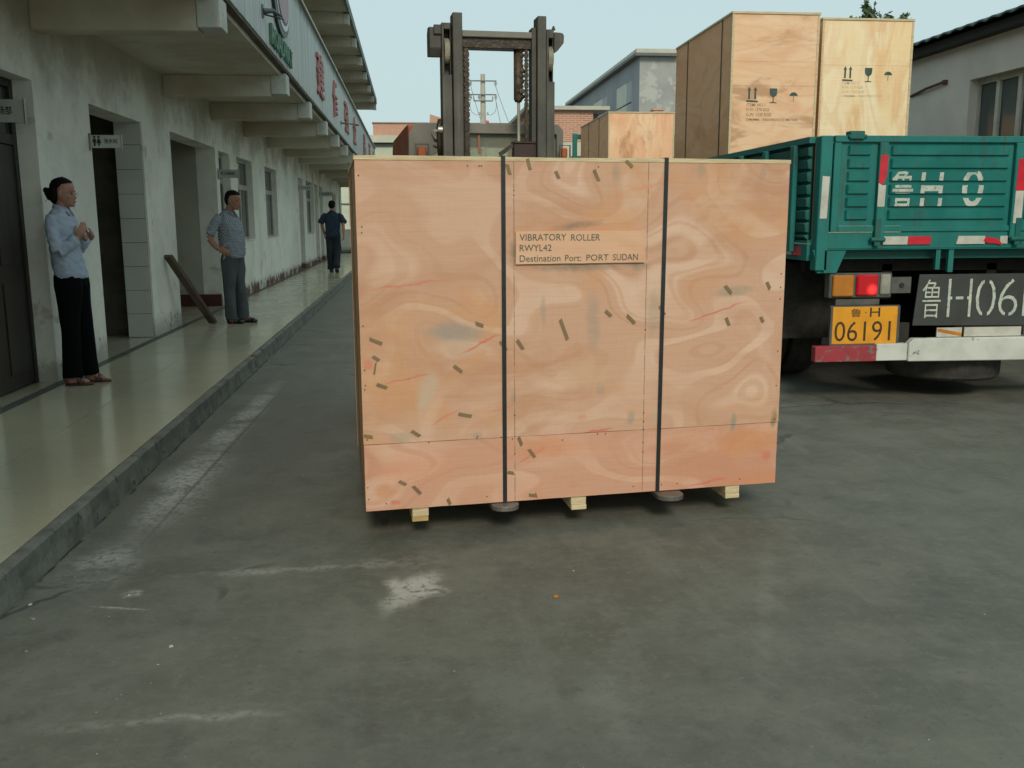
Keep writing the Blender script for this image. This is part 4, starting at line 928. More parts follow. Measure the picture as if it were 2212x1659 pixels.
# carriage and forks
build('carriage', MB().box(.50,1.50,-.075,-.035,.17,.27).box(.50,1.50,-.075,-.035,.52,.62).box(.60,.66,-.034,-.002,.17,.62).box(1.06,1.12,-.034,-.002,.17,.62), M['rail'], fk, bevel=.004)
for x0 in (.556, 1.335):
    f = MB(); pts = []
    for k in range(9):
        t = pi*k/8; pts.append((x0+.063-.063*cos(t)*(1 if k not in (0, 8) else 1), -1.412-.052*sin(t)))
    pts = [(a_, b_+.068) for a_, b_ in pts]; prof = pts + [(x0+.126, -.13), (x0, -.13)]
    f.prism([(a, b) for a, b in prof], 'z', .122, .1455)
    f.box(x0, x0+.126, -.13, -.078, .112, .66)
    build('fork', f, M['fork'], fk, bevel=.003)
# overhead guard, screen, lamps
gy = .35
sp = [(gy,1.945),(gy+.10,1.962),(gy+1.30,1.965),(gy+1.42,1.90),(gy+1.42,.97),(gy+1.32,.97),(gy+1.26,1.66),(gy+.22,1.66),(gy+.10,1.30),(gy+.08,.50),(gy,.50),(gy-.02,1.30)]
build('guard_side', MB().prism(sp, 'x', .362, .400), M['orange'], fk, bevel=.005)
build('guard_side', MB().prism(sp, 'x', 1.255, 1.290), M['orange'], fk, bevel=.005)
build('guard_roof', MB().box(.401,1.254,gy+.01,gy+1.38,1.935,1.958), M['grey'], fk, bevel=.003)
build('guard_header', MB().prism([(.360,1.70),(.362,1.90),(.40,1.962),(1.26,1.962),(1.291,1.93),(1.291,1.72),(1.250,1.72),(1.250,1.905),(.60,1.905),(.56,1.895),(.54,1.80)], 'y', gy-.030, gy-.004), M['grey'], fk, bevel=.003)
fd = MB(); fd.tube([(.50,gy-.035,1.905),(.515,gy-.045,1.875),(.555,gy-.045,1.858),(.62,gy-.04,1.852)], [.006,.010,.012,.006], 8); fd.tube([(.505,gy-.035,1.835),(.56,gy-.045,1.825),(.63,gy-.04,1.83)], [.006,.012,.006], 8)
build('folded_sheet', fd, M['grey'], fk, smooth=True)
build('windscreen', MB().box(.402,1.253,gy+.004,gy+.009,1.30,1.934), M['wind'], fk)
build('warning_ribbon', MB().box(.773,.785,gy-.012,gy-.009,1.82,1.93).prism([(.775,1.800),(.790,1.795),(.797,1.820),(.778,1.826)], 'y', gy-.013, gy-.009), simple('faded_red_ribbon', (.38,.16,.11), None, 9, .7), fk)
build('mirror_hood', MB().tube([(.53,gy-.05,1.775),(.60,gy-.055,1.770),(.66,gy-.05,1.778)], [.02,.034,.02], 12), M['oily'], fk, smooth=True)
for x0, x1 in ((.408,.458), (1.268,1.304)):
    l = build('turn_lamp', MB().box(x0, x1, gy-.09, gy-.045, 1.765, 1.822), M['amber2'], fk, bevel=.006)
    build('lamp_bracket', MB().tube([(x0-.012,gy-.03,1.76),(x0-.012,gy-.10,1.76),(x0-.012,gy-.10,1.836),(x1+.012,gy-.10,1.836),(x1+.012,gy-.10,1.77)], .0055, 6), M['steel'], l)
# body, seat, wheels
build('body', MB().prism([(.22,.28),(.22,.50),(.55,.55),(.62,1.0),(1.75,1.02),(1.98,.92),(2.05,.55),(1.98,.25)], 'x', .36, 1.29), M['orange'], fk, bevel=.02)
build('dashboard', MB().prism([(.36,.55),(.34,1.10),(.44,1.14),(.52,1.0),(.53,.56)], 'x', .45, 1.20), M['oily'], fk, bevel=.008)
build('steering_wheel', MB().lathe([(.15+.012*cos(a), .012*sin(a)) for a in [k*pi/4 for k in range(8)]], (.70,.62,1.22), 'z', 24).tube([(.70,.46,1.05),(.70,.62,1.22)], .016, 8), M['rubber'], fk)
build('seat', MB().box(.62,1.02,.95,1.35,1.02,1.14).box(.63,1.01,1.30,1.38,1.14,1.55), M['oily'], fk, bevel=.02)
def wheel(cx, cy, r, wd, parent, rimr=None, name='wheel'):
    rimr = rimr or r*.58; h = wd/2
    wv = build(name, MB().lathe([(rimr,-h),(r-.03,-h),(r-.008,-h+.02),(r,-h+.05),(r,h-.05),(r-.008,h-.02),(r-.03,h),(rimr,h)], (cx,cy,r), 'x', 36), M['rubber'], parent)
    build('rim', MB().lathe([(.001,-h+.05),(rimr*.4,-h+.03),(rimr*.5,-h+.06),(rimr*.9,-h+.05),(rimr+.003,-h+.012),(rimr+.003,h-.012),(rimr*.9,h-.05),(.001,h-.05)], (cx,cy,r), 'x', 28), M['chassis'], wv)
    return wv
for cx, cy, r, wd in ((.40,.30,.29,.19),(1.27,.30,.29,.19),(.45,1.70,.24,.16),(1.20,1.70,.24,.16)): wheel(cx, cy, r, wd, fk)

# ---------------------------------------------------------------- teal lorry
TO_ = (2.95, 6.7, 0)
tk = empty('flatbed_lorry', TO_, label='teal dropside lorry seen from behind, loaded with plywood crates', cat='truck')
def P(name, mb, mat, parent=None, **k): return build(name, mb, M[mat] if isinstance(mat, str) else mat, parent or tk, TO_, **k)
XL, XR, YB, YF = 2.93, 5.25, 6.7, 17.0
P('bed_floor', MB().box(XL+.03, XR-.03, YB+.08, YF, 1.10, 1.20), 'tealdk')
P('cross_member', MB().box(XL+.08, XR-.08, YB-.012, YB+.06, 1.178, 1.298).box(XL+.08, XR-.08, YB-.020, YB+.075, 1.170, 1.178), 'teal', bevel=.004)
def rib_profile(z, zt, per=.0925, d=.026):
    """outward bulge of the pressed ribs at height z below the top zt"""
    t = ((zt - z) % per)/per
    if t < .14: return 0.
    if t < .30: return d*(t-.14)/.16
    if t < .93: return d*(1-.25*(t-.30)/.63)
    return d*.75*(1-(t-.93)/.07)
def ribbed(x0, x1, z0, z1, y, back=.012, per=.0925, d=.026, edge=.03):
    zs_ = set([z0, z1]); z = z1
    while z > z0:
        for t in (0, .14, .30, .93, 1.0):
            q = z - per*t
            if q > z0: zs_.add(round(q, 5))
        z -= per
    zs_ = sorted(zs_); mb = MB(); xs = [x0, x0+edge, x0+edge+.012, x1-edge-.012, x1-edge, x1]
    vs = []; k = len(xs)
    for z in zs_:
        b = rib_profile(z, z1, per, d) if z0+.02 < z < z1-.005 else 0
        for i, x in enumerate(xs): vs.append((x, y - (b if 2 <= i <= 3 else 0), z))
    fs = [(i*k+j, i*k+j+1, (i+1)*k+j+1, (i+1)*k+j) for i in range(len(zs_)-1) for j in range(k-1)]
    n0 = len(vs); vs += [(x0, y+back, z0), (x1, y+back, z0), (x1, y+back, z1), (x0, y+back, z1)]
    fs += [(n0+1, n0, n0+3, n0+2)]
    return mb.add(vs, fs)
def paint_on(body, x0, x1, z0, z1, y, ztop, mat, parent, wt=.0, gap=True, name='lettering'):
    """white stencil paint laid over the ribs; the brush missed the grooves"""
    t = text_mb(body, x0, x1, z0, z1, 0, wt=wt); bm = bmesh.new(); vv = [bm.verts.new(v) for v in t.v]
    for f in t.f:
        try: bm.faces.new([vv[i] for i in f])
        except ValueError: pass
    z = ztop; cuts = []
    while z > z0-.1:
        for q in (0, .14, .30, .93): cuts.append(z-.0925*q)
        z -= .0925
    for c in cuts: bmesh.ops.bisect_plane(bm, geom=bm.verts[:]+bm.edges[:]+bm.faces[:], plane_co=(0,0,c), plane_no=(0,0,1))
    dead = []
    for f in bm.faces:
        cz = f.calc_center_median().z; tt = ((ztop-cz) % .0925)/.0925
        if gap and (tt < .26 or tt > .93): dead.append(f)
    bmesh.ops.delete(bm, geom=dead, context='FACES')
    for v in bm.verts: v.co.y = y - rib_profile(min(max(v.co.z, z0-.05), z1+.05)+1e-6, ztop) - .0015
    bm.verts.ensure_lookup_table(); bm.verts.index_update()
    mb = MB(); mb.add([v.co.copy() for v in bm.verts], [tuple(v.index for v in f.verts) for f in bm.faces]); bm.free()
    return build(name, thicken(mb, .0012), mat, parent, TO_)
tg = P('tailgate', MB().box(3.06,5.17,YB-.028,YB+.02,1.945,1.992).box(3.06,3.115,YB-.022,YB+.015,1.302,1.944).box(5.10,5.17,YB-.022,YB+.015,1.302,1.944).box(3.116,5.099,YB-.022,YB+.015,1.302,1.345), 'teal', bevel=.004)
P('ribbed_panel', ribbed(3.116, 3.396, 1.346, 1.944, YB-.002, edge=.05), 'teal', tg)
P('ribbed_panel', ribbed(3.464, 4.452, 1.346, 1.944, YB-.002), 'teal', tg)
P('ribbed_panel', ribbed(4.542, 5.099, 1.346, 1.944, YB-.002), 'teal', tg)
P('upright', MB().box(3.397,3.463,YB-.042,YB+.012,1.25,1.944), 'teal', tg, bevel=.006)
P('upright', MB().box(4.453,4.541,YB-.042,YB+.012,1.25,1.944), 'teal', tg, bevel=.006)
ht = 1.944
paint_on('鲁', 3.51, 3.675, 1.475, 1.76, YB-.002, ht, M['wpaint'], tg, .008)
paint_on('H', 3.735, 3.905, 1.468, 1.765, YB-.002, ht, M['wpaint'], tg, .004)
paint_on('0', 4.055, 4.225, 1.478, 1.76, YB-.002, ht, M['wpaint'], tg, .004)
paint_on('6', 4.64, 4.82, 1.478, 1.76, YB-.002, ht, M['wpaint'], tg, .004)
paint_on('1', 4.93, 4.99, 1.478, 1.76, YB-.002, ht, M['wpaint'], tg, .004)
def slab2(name, pts, y0, y1, mat, parent=None, **k): return P(name, MB().prism(pts, 'y', y0, y1), mat, parent, **k)
slab2('reflector', [(3.398,1.66),(3.430,1.64),(3.456,1.70),(3.462,1.853),(3.404,1.853)], YB-.0445, YB-.0422, 'refl_red', tg)
slab2('reflector', [(3.397,1.485),(3.452,1.485),(3.456,1.64),(3.428,1.637),(3.398,1.655)], YB-.0445, YB-.0422, 'refl_white', tg)
slab2('reflector', [(4.47,1.60),(4.535,1.60),(4.535,1.83),(4.475,1.83)], YB-.0445, YB-.0422, 'refl_red', tg)
slab2('reflector', [(4.468,1.36),(4.533,1.36),(4.535,1.598),(4.470,1.598)], YB-.0445, YB-.0422, 'refl_white', tg)
for x0 in (3.36, 4.46):
    P('hinge', MB().box(x0+.03,x0+.075,YB-.052,YB-.0125,1.20,1.40).cyl((x0,YB-.045,1.245),(x0+.11,YB-.045,1.245),.018,12), 'tealdk', tg, bevel=.002)
P('latch', MB().box(3.16,3.27,YB-.05,YB+.03,1.965,2.022).cyl((3.15,YB-.035,1.985),(3.29,YB-.035,1.985),.014,10), 'tealdk', tg, bevel=.004)
slab2('reflector', [(3.47,1.208),(3.66,1.208),(3.663,1.268),(3.473,1.268)], YB-.0245, YB-.0125, 'refl_white')
slab2('reflector', [(3.6625,1.208),(3.842,1.208),(3.844,1.268),(3.6652,1.268)], YB-.0245, YB-.0125, 'refl_red')
slab2('reflector', [(4.045,1.208),(4.27,1.208),(4.27,1.268),(4.060,1.268)], YB-.0245, YB-.0125, 'refl_white')
slab2('reflector', [(4.255,1.235),(4.29,1.214),(4.36,1.210),(4.415,1.198),(4.38,1.240),(4.33,1.256),(4.28,1.262)], YB-.0265, YB-.0247, 'refl_red')
slab2('reflector', [(4.39,1.212),(4.45,1.208),(4.45,1.268),(4.39,1.266)], YB-.0245, YB-.0125, 'refl_white')
P('corner_post', MB().box(2.955,3.045,YB-.03,YB+.07,1.02,1.99), 'teal', bevel=.006)
P('corner_post', MB().box(5.18,5.25,YB-.03,YB+.07,1.02,1.99), 'teal', bevel=.006)
slab2('reflector', [(2.968,1.40),(3.022,1.40),(3.030,1.70),(2.975,1.705)], YB-.0325, YB-.0302, 'refl_white')
P('support_plate', MB().prism([(2.94,1.17),(3.20,1.17),(3.13,1.00),(2.98,1.00)], 'y', YB-.01, YB+.02).box(3.02,3.04,YB-.03,YB-.0105,1.0,1.17), 'teal', bevel=.003)
P('hanger', MB().box(3.90,3.935,YB-.01,YB+.02,1.02,1.168).box(4.0,4.04,YB-.01,YB+.02,1.0,1.168), 'teal')
# dropsides with uprights and pressed ribs
for side, xo in ((-1, XL), (1, XR)):
    sd_ = P('side_gate', MB().box(min(xo,xo-side*.03), max(xo,xo-side*.03), YB+.08, YF-.1, 1.22, 1.24).box(min(xo+side*.02,xo-side*.03), max(xo+side*.02,xo-side*.03), YB+.08, YF-.1, 1.945, 1.99), 'teal')
    r = ribbed(0, YF-YB-.2, 1.24, 1.945, 0, d=.03, edge=.02)
    r.v = [((xo-side*.012)-side*v[1]*-1 if False else (xo-side*.02)+side*(-v[1]), YB+.09+v[0], v[2]) for v in r.v]
    P('ribbed_panel', r, 'tealdk', sd_)
    for k in range(18):
        y0 = YB+.30+k*.58
        P('upright', MB().box(min(xo+side*.005,xo+side*.045), max(xo+side*.005,xo+side*.045), y0, y0+.07, 1.15, 1.944), 'teal', sd_, bevel=.004)
    P('side_rail', MB().box(min(xo,xo-side*.04), max(xo,xo-side*.04), YB+.08, YF, 1.09, 1.21), 'teal')
P('reflector', MB().box(XL-.0035,XL-.001,YB+.35,YB+.46,1.125,1.19), 'refl_white'); P('reflector', MB().box(XL-.0035,XL-.001,YB+.19,YB+.348,1.125,1.19), 'refl_red')
P('headboard', MB().box(2.90,2.98,YF,YF+.06,1.2,2.90).box(5.20,5.28,YF,YF+.06,1.2,2.90).box(2.98,5.20,YF,YF+.06,2.82,2.90).box(2.98,5.20,YF,YF+.05,1.2,2.0).box(4.05,4.12,YF,YF+.06,2.0,2.82).box(3.4,3.44,YF+.01,YF+.04,2.0,2.82).box(4.7,4.74,YF+.01,YF+.04,2.0,2.82), 'teal', bevel=.006)
P('post_cap', MB().box(2.895,2.985,YF-.005,YF+.065,2.901,2.93), 'clear')
P('chassis_rail', MB().box(3.62,3.70,YB+.25,19.4,.78,1.05), 'chassis'); P('chassis_rail', MB().box(4.48,4.56,YB+.25,19.4,.78,1.05), 'chassis')
for yy in (6.95, 8.2, 9.5, 11, 12.5, 14, 15.5): P('chassis_crossbar', MB().box(3.0,5.18,yy,yy+.09,1.0,1.098), 'chassis')
P('mud_guard', MB().box(3.02,3.62,7.45,7.48,.42,1.05), 'rubber'); P('mud_guard', MB().box(4.56,5.18,7.45,7.48,.42,1.05), 'rubber')
for yy in (8.25, 9.5):
    P('axle', MB().cyl((3.1,yy,.5),(5.1,yy,.5),.07,12).ell((4.1,yy,.5),(.2,.2,.2)), 'chassis')
    for cx in (3.12, 3.42, 4.80, 5.10): 
        w_ = wheel(cx, yy, .50, .26, tk); w_.data.transform(Matrix.Translation(-Vector(TO_))); w_.children[0].data.transform(Matrix.Translation(-Vector(TO_)))
for cx in (3.15, 5.05):
    w_ = wheel(cx, 18.2, .50, .28, tk); w_.data.transform(Matrix.Translation(-Vector(TO_))); w_.children[0].data.transform(Matrix.Translation(-Vector(TO_)))
P('fuel_tank', MB().cyl((3.2,12.2,.72),(3.2,13.4,.72),.26,20), 'chassis'); P('fuel_tank', MB().cyl((5.0,12.2,.72),(5.0,13.0,.72),.26,20), 'chassis')
cab = P('cab', MB().prism([(17.25,.75),(17.25,2.45),(17.45,2.56),(18.9,2.56),(19.15,2.42),(19.35,1.75),(19.38,.62),(18.75,.62),(18.6,.95),(17.8,.95),(17.7,.62)], 'x', 2.95, 5.25), 'teal', bevel=.03)
P('cab_window', MB().prism([(17.55,1.75),(17.55,2.30),(18.75,2.30),(19.05,1.75)], 'x', 2.938, 2.952), 'pane', cab); P('cab_window', MB().box(3.3,4.9,17.238,17.252,1.9,2.3), 'pane', cab)
# rear lamps, plates, bumper
lh = P('tail_lamp', MB().box(3.085,3.575,YB+.00,YB+.09,.812,.998), 'lamp', bevel=.008)
P('amber_lens', MB().box(3.105,3.268,YB-.022,YB-.001,.826,.984), 'amber', lh, bevel=.008)
P('red_lens', MB().box(3.290,3.458,YB-.024,YB-.001,.830,.988), 'redlit', lh, bevel=.012)
P('clear_lens', MB().box(3.478,3.558,YB-.020,YB-.001,.836,.988), 'clear', lh, bevel=.010)
bk = MB().box(3.576,3.73,YB+.01,YB+.03,.845,.965); P('lamp_bracket', bk, 'lamp'); P('bolt', MB().cyl((3.655,YB+.0,.905),(3.655,YB+.009,.905),.018,12), 'chassis')
pl = P('number_plate', MB().box(3.112,3.628,YB-.018,YB-.010,.468,.748), 'yellow', bevel=.003)
P('plate_frame', MB().box(3.098,3.642,YB-.0095,YB+.004,.452,.758).box(3.098,3.116,YB-.021,YB-.0182,.458,.752).box(3.624,3.642,YB-.021,YB-.0182,.458,.752).box(3.117,3.623,YB-.021,YB-.0182,.452,.470), 'steel', pl)
P('mounting_strip', MB().box(3.14,3.48,YB-.004,YB+.02,.762,.805), 'lamp'); 
for body, a, b, c, d_, wt in (('鲁', 3.255,3.335,.672,.735,.0), ('H', 3.405,3.485,.672,.742,.0), ('06191', 3.135,3.575,.490,.640,-.004)):
    P('lettering', thicken(text_mb(body, a, b, c, d_, YB-.0196, wt=wt), .0012), 'plink', pl)
P('dot', MB().cyl((3.372,YB-.0196,.705),(3.372,YB-.0182,.705),.005,10), 'plink', pl)
bd = P('number_board', MB().prism([(3.785,.984),(5.20,.984),(5.22,.585),(3.755,.600)], 'y', YB-.006, YB+.004), 'board')
def stencil_char(name, body, a, b, c, d_, wt=0, cuts=()):
    t = text_mb(body, a, b, c, d_, YB-.0085, wt=wt)
    if cuts:
        bm = bmesh.new(); vv = [bm.verts.new(v) for v in t.v]
        for f in t.f:
            try: bm.faces.new([vv[i] for i in f])
            except ValueError: pass
        for (x0, x1, z0, z1) in cuts:
            for co, no in (((x0,0,0),(1,0,0)),((x1,0,0),(1,0,0)),((0,0,z0),(0,0,1)),((0,0,z1),(0,0,1))):
                bmesh.ops.bisect_plane(bm, geom=bm.verts[:]+bm.edges[:]+bm.faces[:], plane_co=co, plane_no=no)
        dead = [f for f in bm.faces if any(x0 < f.calc_center_median().x < x1 and z0 < f.calc_center_median().z < z1 for x0,x1,z0,z1 in cuts)]
        bmesh.ops.delete(bm, geom=dead, context='FACES'); bm.verts.index_update(); t = MB().add([v.co.copy() for v in bm.verts], [tuple(v.index for v in f.verts) for f in bm.faces]); bm.free()
    P('lettering', thicken(t, .0015), 'wpaint', bd)
stencil_char('c', '鲁', 3.815, 3.965, .655, .945, -.006)
stencil_char('c', 'H', 4.02, 4.21, .660, .948, -.02, ((4.055,4.085,.70,.90),(4.145,4.175,.70,.90)))
stencil_char('c', '0', 4.245, 4.405, .660, .945, -.018, ((4.305,4.345,.64,.96),))
stencil_char('c', '6', 4.43, 4.585, .660, .945, -.018, ((4.49,4.52,.92,.96),(4.49,4.52,.64,.70)))
stencil_char('c', '1', 4.63, 4.68, .660, .945, -.018); stencil_char('c', '9', 4.74, 4.90, .660, .945, -.018); stencil_char('c', '1', 4.96, 5.01, .660, .945, -.018)
P('bumper', MB().box(2.975,3.455,YB-.06,YB+.01,.340,.458), 'redpeel', bevel=.004)
P('bumper', MB().box(3.456,3.70,YB-.058,YB+.01,.342,.470), 'whitebar', bevel=.004)
P('bumper', MB().prism([(3.701,.335),(5.24,.325),(5.24,.505),(3.74,.508),(3.701,.47)], 'y', YB-.075, YB-.005), 'whitebar', bevel=.006)
P('bumper_bracket', MB().box(3.60,3.74,YB+.012,YB+.05,.36,.62), 'chassis')
P('reflector', MB().box(3.94,4.14,YB-.03,YB-.02,.512,.582), 'refl_white'); P('reflector', MB().prism([(3.945,.555),(4.138,.515),(4.138,.540),(3.945,.578)], 'y', YB-.033, YB-.0305), 'amber')
P('reflector', MB().box(4.16,4.62,YB-.03,YB-.02,.512,.582), 'refl_white')
st = MB().lathe([(.26,-.085),(.40,-.10),(.425,-.08),(.43,-.03),(.43,.03),(.425,.08),(.40,.10),(.26,.085)], (4.29,7.16,.25), 'z', 48)
P('spare_wheel', st, 'rubber', smooth=False)
P('spare_carrier', MB().cyl((4.29,7.16,.24),(4.29,7.16,.80),.03,10).lathe([(.001,-.02),(.26,-.03),(.26,.03),(.001,.02)], (4.29,7.16,.25), 'z', 24), 'chassis')

# ---------------------------------------------------------------- crates on the lorry
def truck_crate(label, x0, x1, y0, y1, z0, z1, face, seams, side_straps, edge='pine'):
    c = empty('plywood_crate', (x0, y0, z0), label=label, cat='crate', group='plywood crates on the lorry bed'); o_ = (x0, y0, z0)
    zz = [z0] + list(seams) + [z1-.02]
    for a, b in zip(zz[:-1], zz[1:]): build('front_panel', MB().box(x0+.018, x1-.018, y0, y0+.012, a+.0007, b-.0007), M[face], c, o_)
    ys_ = [y0+.013, y0+.013+(y1-y0)*.47, y1]
    for xa, xb in ((x0, x0+.012), (x1-.012, x1)):
        for a, b in zip(ys_[:-1], ys_[1:]): build('side_panel', MB().box(xa, xb, a+.001, b-.001, z0, z1-.02), M['plyside'], c, o_)
    build('back_panel', MB().box(x0, x1, y1+.001, y1+.013, z0, z1-.02), M['plyside'], c, o_)
    build('top_panel', MB().box(x0-.008, x1+.008, y0-.010, y1+.02, z1-.0195, z1), M[edge], c, o_)
    build('edge_strip', MB().box(x0-.004, x0+.0175, y0-.004, y0+.0125, z0, z1-.0197).box(x1-.0175, x1+.004, y0-.004, y0+.0125, z0, z1-.0197), M[edge], c, o_)
    for yy in side_straps:
        build('strap', MB().box(x0-.006, x0-.0043, yy, yy+.02, z0, z1+.001).box(x1+.0043, x1+.006, yy, yy+.02, z0, z1+.001).box(x0-.006, x1+.006, yy, yy+.02, z1+.0012, z1+.003), M['strapb'], c, o_)
    return c, o_
def icons(c, o_, ax, gx, ux, zc, y, s=1.):
    m = MB()
    for x in ax:
        m.add([(x+a*s, y, zc+b*s) for a, b in ((-.009,-.055),(.009,-.055),(.009,.025),(.019,.025),(0,.058),(-.019,.025),(-.009,.025))], [tuple(range(7))])
    m.add([(ax[0]-.026*s, y, zc-.080*s), (ax[1]+.026*s, y, zc-.084*s), (ax[1]+.026*s, y, zc-.068*s), (ax[0]-.026*s, y, zc-.064*s)], [(0,1,2,3)])
    build('handling_mark', thicken(m, .001), M['inkt'], c, o_)
    m = MB(); pts = [(-.037,.045),(-.037,.005),(-.030,-.018),(-.012,-.032),(-.005,-.036),(-.005,-.078),(-.035,-.083),(-.035,-.089),(.035,-.089),(.035,-.083),(.005,-.078),(.005,-.036),(.012,-.032),(.030,-.018),(.037,.005),(.037,.045)]
    m.add([(gx+a*s, y, zc+b*s) for a, b in pts], [tuple(range(16))]); build('handling_mark', thicken(m, .001), M['inkt'], c, o_)
    m = MB(); arc = [(.040*cos(t), .034*sin(t)) for t in [pi*k/10 for k in range(11)]]
    m.add([(ux+a*s, y, zc+(b-.022)*s) for a, b in arc], [tuple(range(11))])
    m.add([(ux+a*s, y, zc+b*s) for a, b in ((-.0022,-.075),(.0022,-.075),(.0022,-.0225),(-.0022,-.0225))], [(0,1,2,3)]); build('handling_mark', thicken(m, .001), M['inkt'], c, o_)
c1, o1 = truck_crate('tallest plywood crate on the lorry, left of the pale one, with two dark side straps', 3.02, 3.862, 8.90, 10.78, 1.201, 3.304, 'plytall', (2.640, 2.86), (9.18, 10.32))
icons(c1, o1, (3.203, 3.263), 3.440, 3.640, 2.572, 8.8985)
for body, a, b, c_, d_, mm in (('ITEM: NO.1', 3.185, 3.365, 2.452, 2.480, 'faint'), ('N.W: 1270 KGS', 3.180, 3.405, 2.408, 2.436, 'faint'), ('G.W: 1320 KGS', 3.180, 3.425, 2.362, 2.392, 'faint'), ('DIM(MM): 1880X840X2100 METRES', 3.181, 3.688, 2.312, 2.342, 'faint')):
    build('lettering', thicken(text_mb(body, a, b, c_, d_, 8.8985, wt=.01), .001), M[mm], c1, o1)
c2, o2 = truck_crate('pale blotchy plywood crate standing right of the tallest crate on the lorry', 3.985, 4.905, 9.10, 10.9, 1.201, 3.305, 'plypale', (2.868,), (9.5, 10.5))
icons(c2, o2, (4.232, 4.285), 4.470, 4.672, 2.802, 9.0985)
for body, a, b, c_, d_ in (('ITEM: NO.2', 4.21, 4.38, 2.690, 2.715), ('N.W: 1270 KGS', 4.21, 4.42, 2.650, 2.675), ('G.W: 1320 KGS', 4.21, 4.44, 2.608, 2.634), ('DIM(MM): 1880X920X2100', 4.21, 4.62, 2.566, 2.592)):
    build('lettering', thicken(text_mb(body, a, b, c_, d_, 9.0985, wt=.004), .001), simple('very_faded_ink', (.58,.46,.30), (.66,.54,.36), 20, .8), c2, o2)
c3, o3 = truck_crate('low orange-toned plywood crate at the front of the lorry bed behind the tall ones', 3.02, 4.045, 14.49, 16.85, 1.201, 3.018, 'plylow', (), (15.2, 16.1))

# ---------------------------------------------------------------- grit and chips lying in the yard
db = MB(); rd = random.Random(5)
def chip(x, y, s, z=0.):
    a0 = rd.random()*6; n = rd.choice((4,5,6)); h = s*.35
    b = [(x+s*cos(a0+k*2*pi/n)*rd.uniform(.6,1), y+s*sin(a0+k*2*pi/n)*rd.uniform(.6,1)) for k in range(n)]
    db.add([(p[0],p[1],z) for p in b]+[(p[0]*.7+x*.3,p[1]*.7+y*.3,z+h) for p in b], [tuple(range(n,2*n))]+[(k,(k+1)%n,(k+1)%n+n,k+n) for k in range(n)])
for k in range(200):
    x = rd.gauss(-1.0,.35) if k % 2 else rd.uniform(-1.5,4); y = rd.uniform(2.1,6.5)
    if x < -1.47: x = -1.46+rd.random()*.1
    chip(x, y, rd.choice((.0015,.002,.002,.003)), .0005)
for x, y, s in ((-1.38,3.32,.014),(-.83,3.03,.012),(-.84,2.9,.006),(-.83,2.78,.006),(-1.30,3.05,.008),(-1.1,3.5,.008),(-1.44,3.45,.010),(.62,3.55,.006),(.1,2.75,.006)): chip(x, y, s, .0005)
tag(build('grit', db, simple('pale_grit', (.5,.5,.46), (.16,.15,.13), 40, .9, world=True, lo=.45, hi=.55)), 'white plaster crumbs and grit scattered on the concrete', 'debris', kind='stuff')
lf = MB().prism([(.500,3.290),(.512,3.283),(.520,3.296),(.506,3.303)], 'z', .001, .006)
tag(build('wood_scrap', lf, M['amber'], None), 'tiny orange wood scrap on the concrete in front of the big crate', 'scrap')
rg = MB(); rg.tube([(-2.78,38.2,.17),(-2.55,38.4,.20),(-2.2,38.5,.16)], [.05,.07,.03], 8).tube([(-2.55,38.4,.2),(-1.8,38.3,.15)], .02, 6)
tag(build('rubble', rg, M['kerb'], None), 'small heap of rubble and stick at the far end of the corridor', 'rubble')
# ---------------------------------------------------------------- people (x forward, y to their left, z up)
def hand(mb, wrist, d, nrm, s=1., curl=.5, side=1):
    """palm with four bent fingers and a thumb; d = pointing direction, nrm = palm normal (towards which the fingers curl)"""
    w_ = Vector(wrist); d = Vector(d).normalized(); nrm = Vector(nrm); nrm = (nrm - d*nrm.dot(d)).normalized(); lat = d.cross(nrm)*side
    c = w_ + d*.045*s
    mb.tube([w_-d*.02*s, w_+d*.01*s, w_+d*.045*s, w_+d*.085*s], [.020*s,.026*s,.036*s,.036*s], 10, [.017*s,.014*s,.014*s,.011*s]) if False else None
    Rm = Matrix((d, lat, nrm)).transposed()
    mb.ell(c+d*.003, (.050*s,.038*s,.015*s), 12, 8, Rm)
    for k, (o, L) in enumerate(zip((-.029,-.010,.010,.027), (.070,.080,.074,.058))):
        b = w_ + d*(.080-.006*abs(k-1.3))*s + lat*o*s; a = curl*(.8+.15*k); dd = d; p = [b-d*.02*s, b]; q = b
        for seg, fr in enumerate((.44,.31,.25)):
            dd = (Matrix.Rotation(-a*(.55+.25*seg), 3, lat*side) @ dd) if False else (dd*cos(a*(.5+.2*seg)) + nrm*sin(a*(.5+.2*seg)) if seg == 0 else (dd + nrm*a*.55).normalized())
            q = q + dd*L*fr*s; p.append(q)
        mb.tube(p, [.0105*s,.0105*s,.0095*s,.0088*s,.0070*s], 8)
    b = w_ + d*.022*s - lat*.026*s
    mb.tube([b, b+(d*.6-lat*.7+nrm*.25).normalized()*.034*s, b+(d*.6-lat*.7+nrm*.25).normalized()*.034*s+(d*.85-lat*.25+nrm*.4).normalized()*.030*s, b+(d*.6-lat*.7+nrm*.25).normalized()*.034*s+(d*.85-lat*.25+nrm*.4).normalized()*.052*s], [.014*s,.0125*s,.011*s,.008*s], 8)

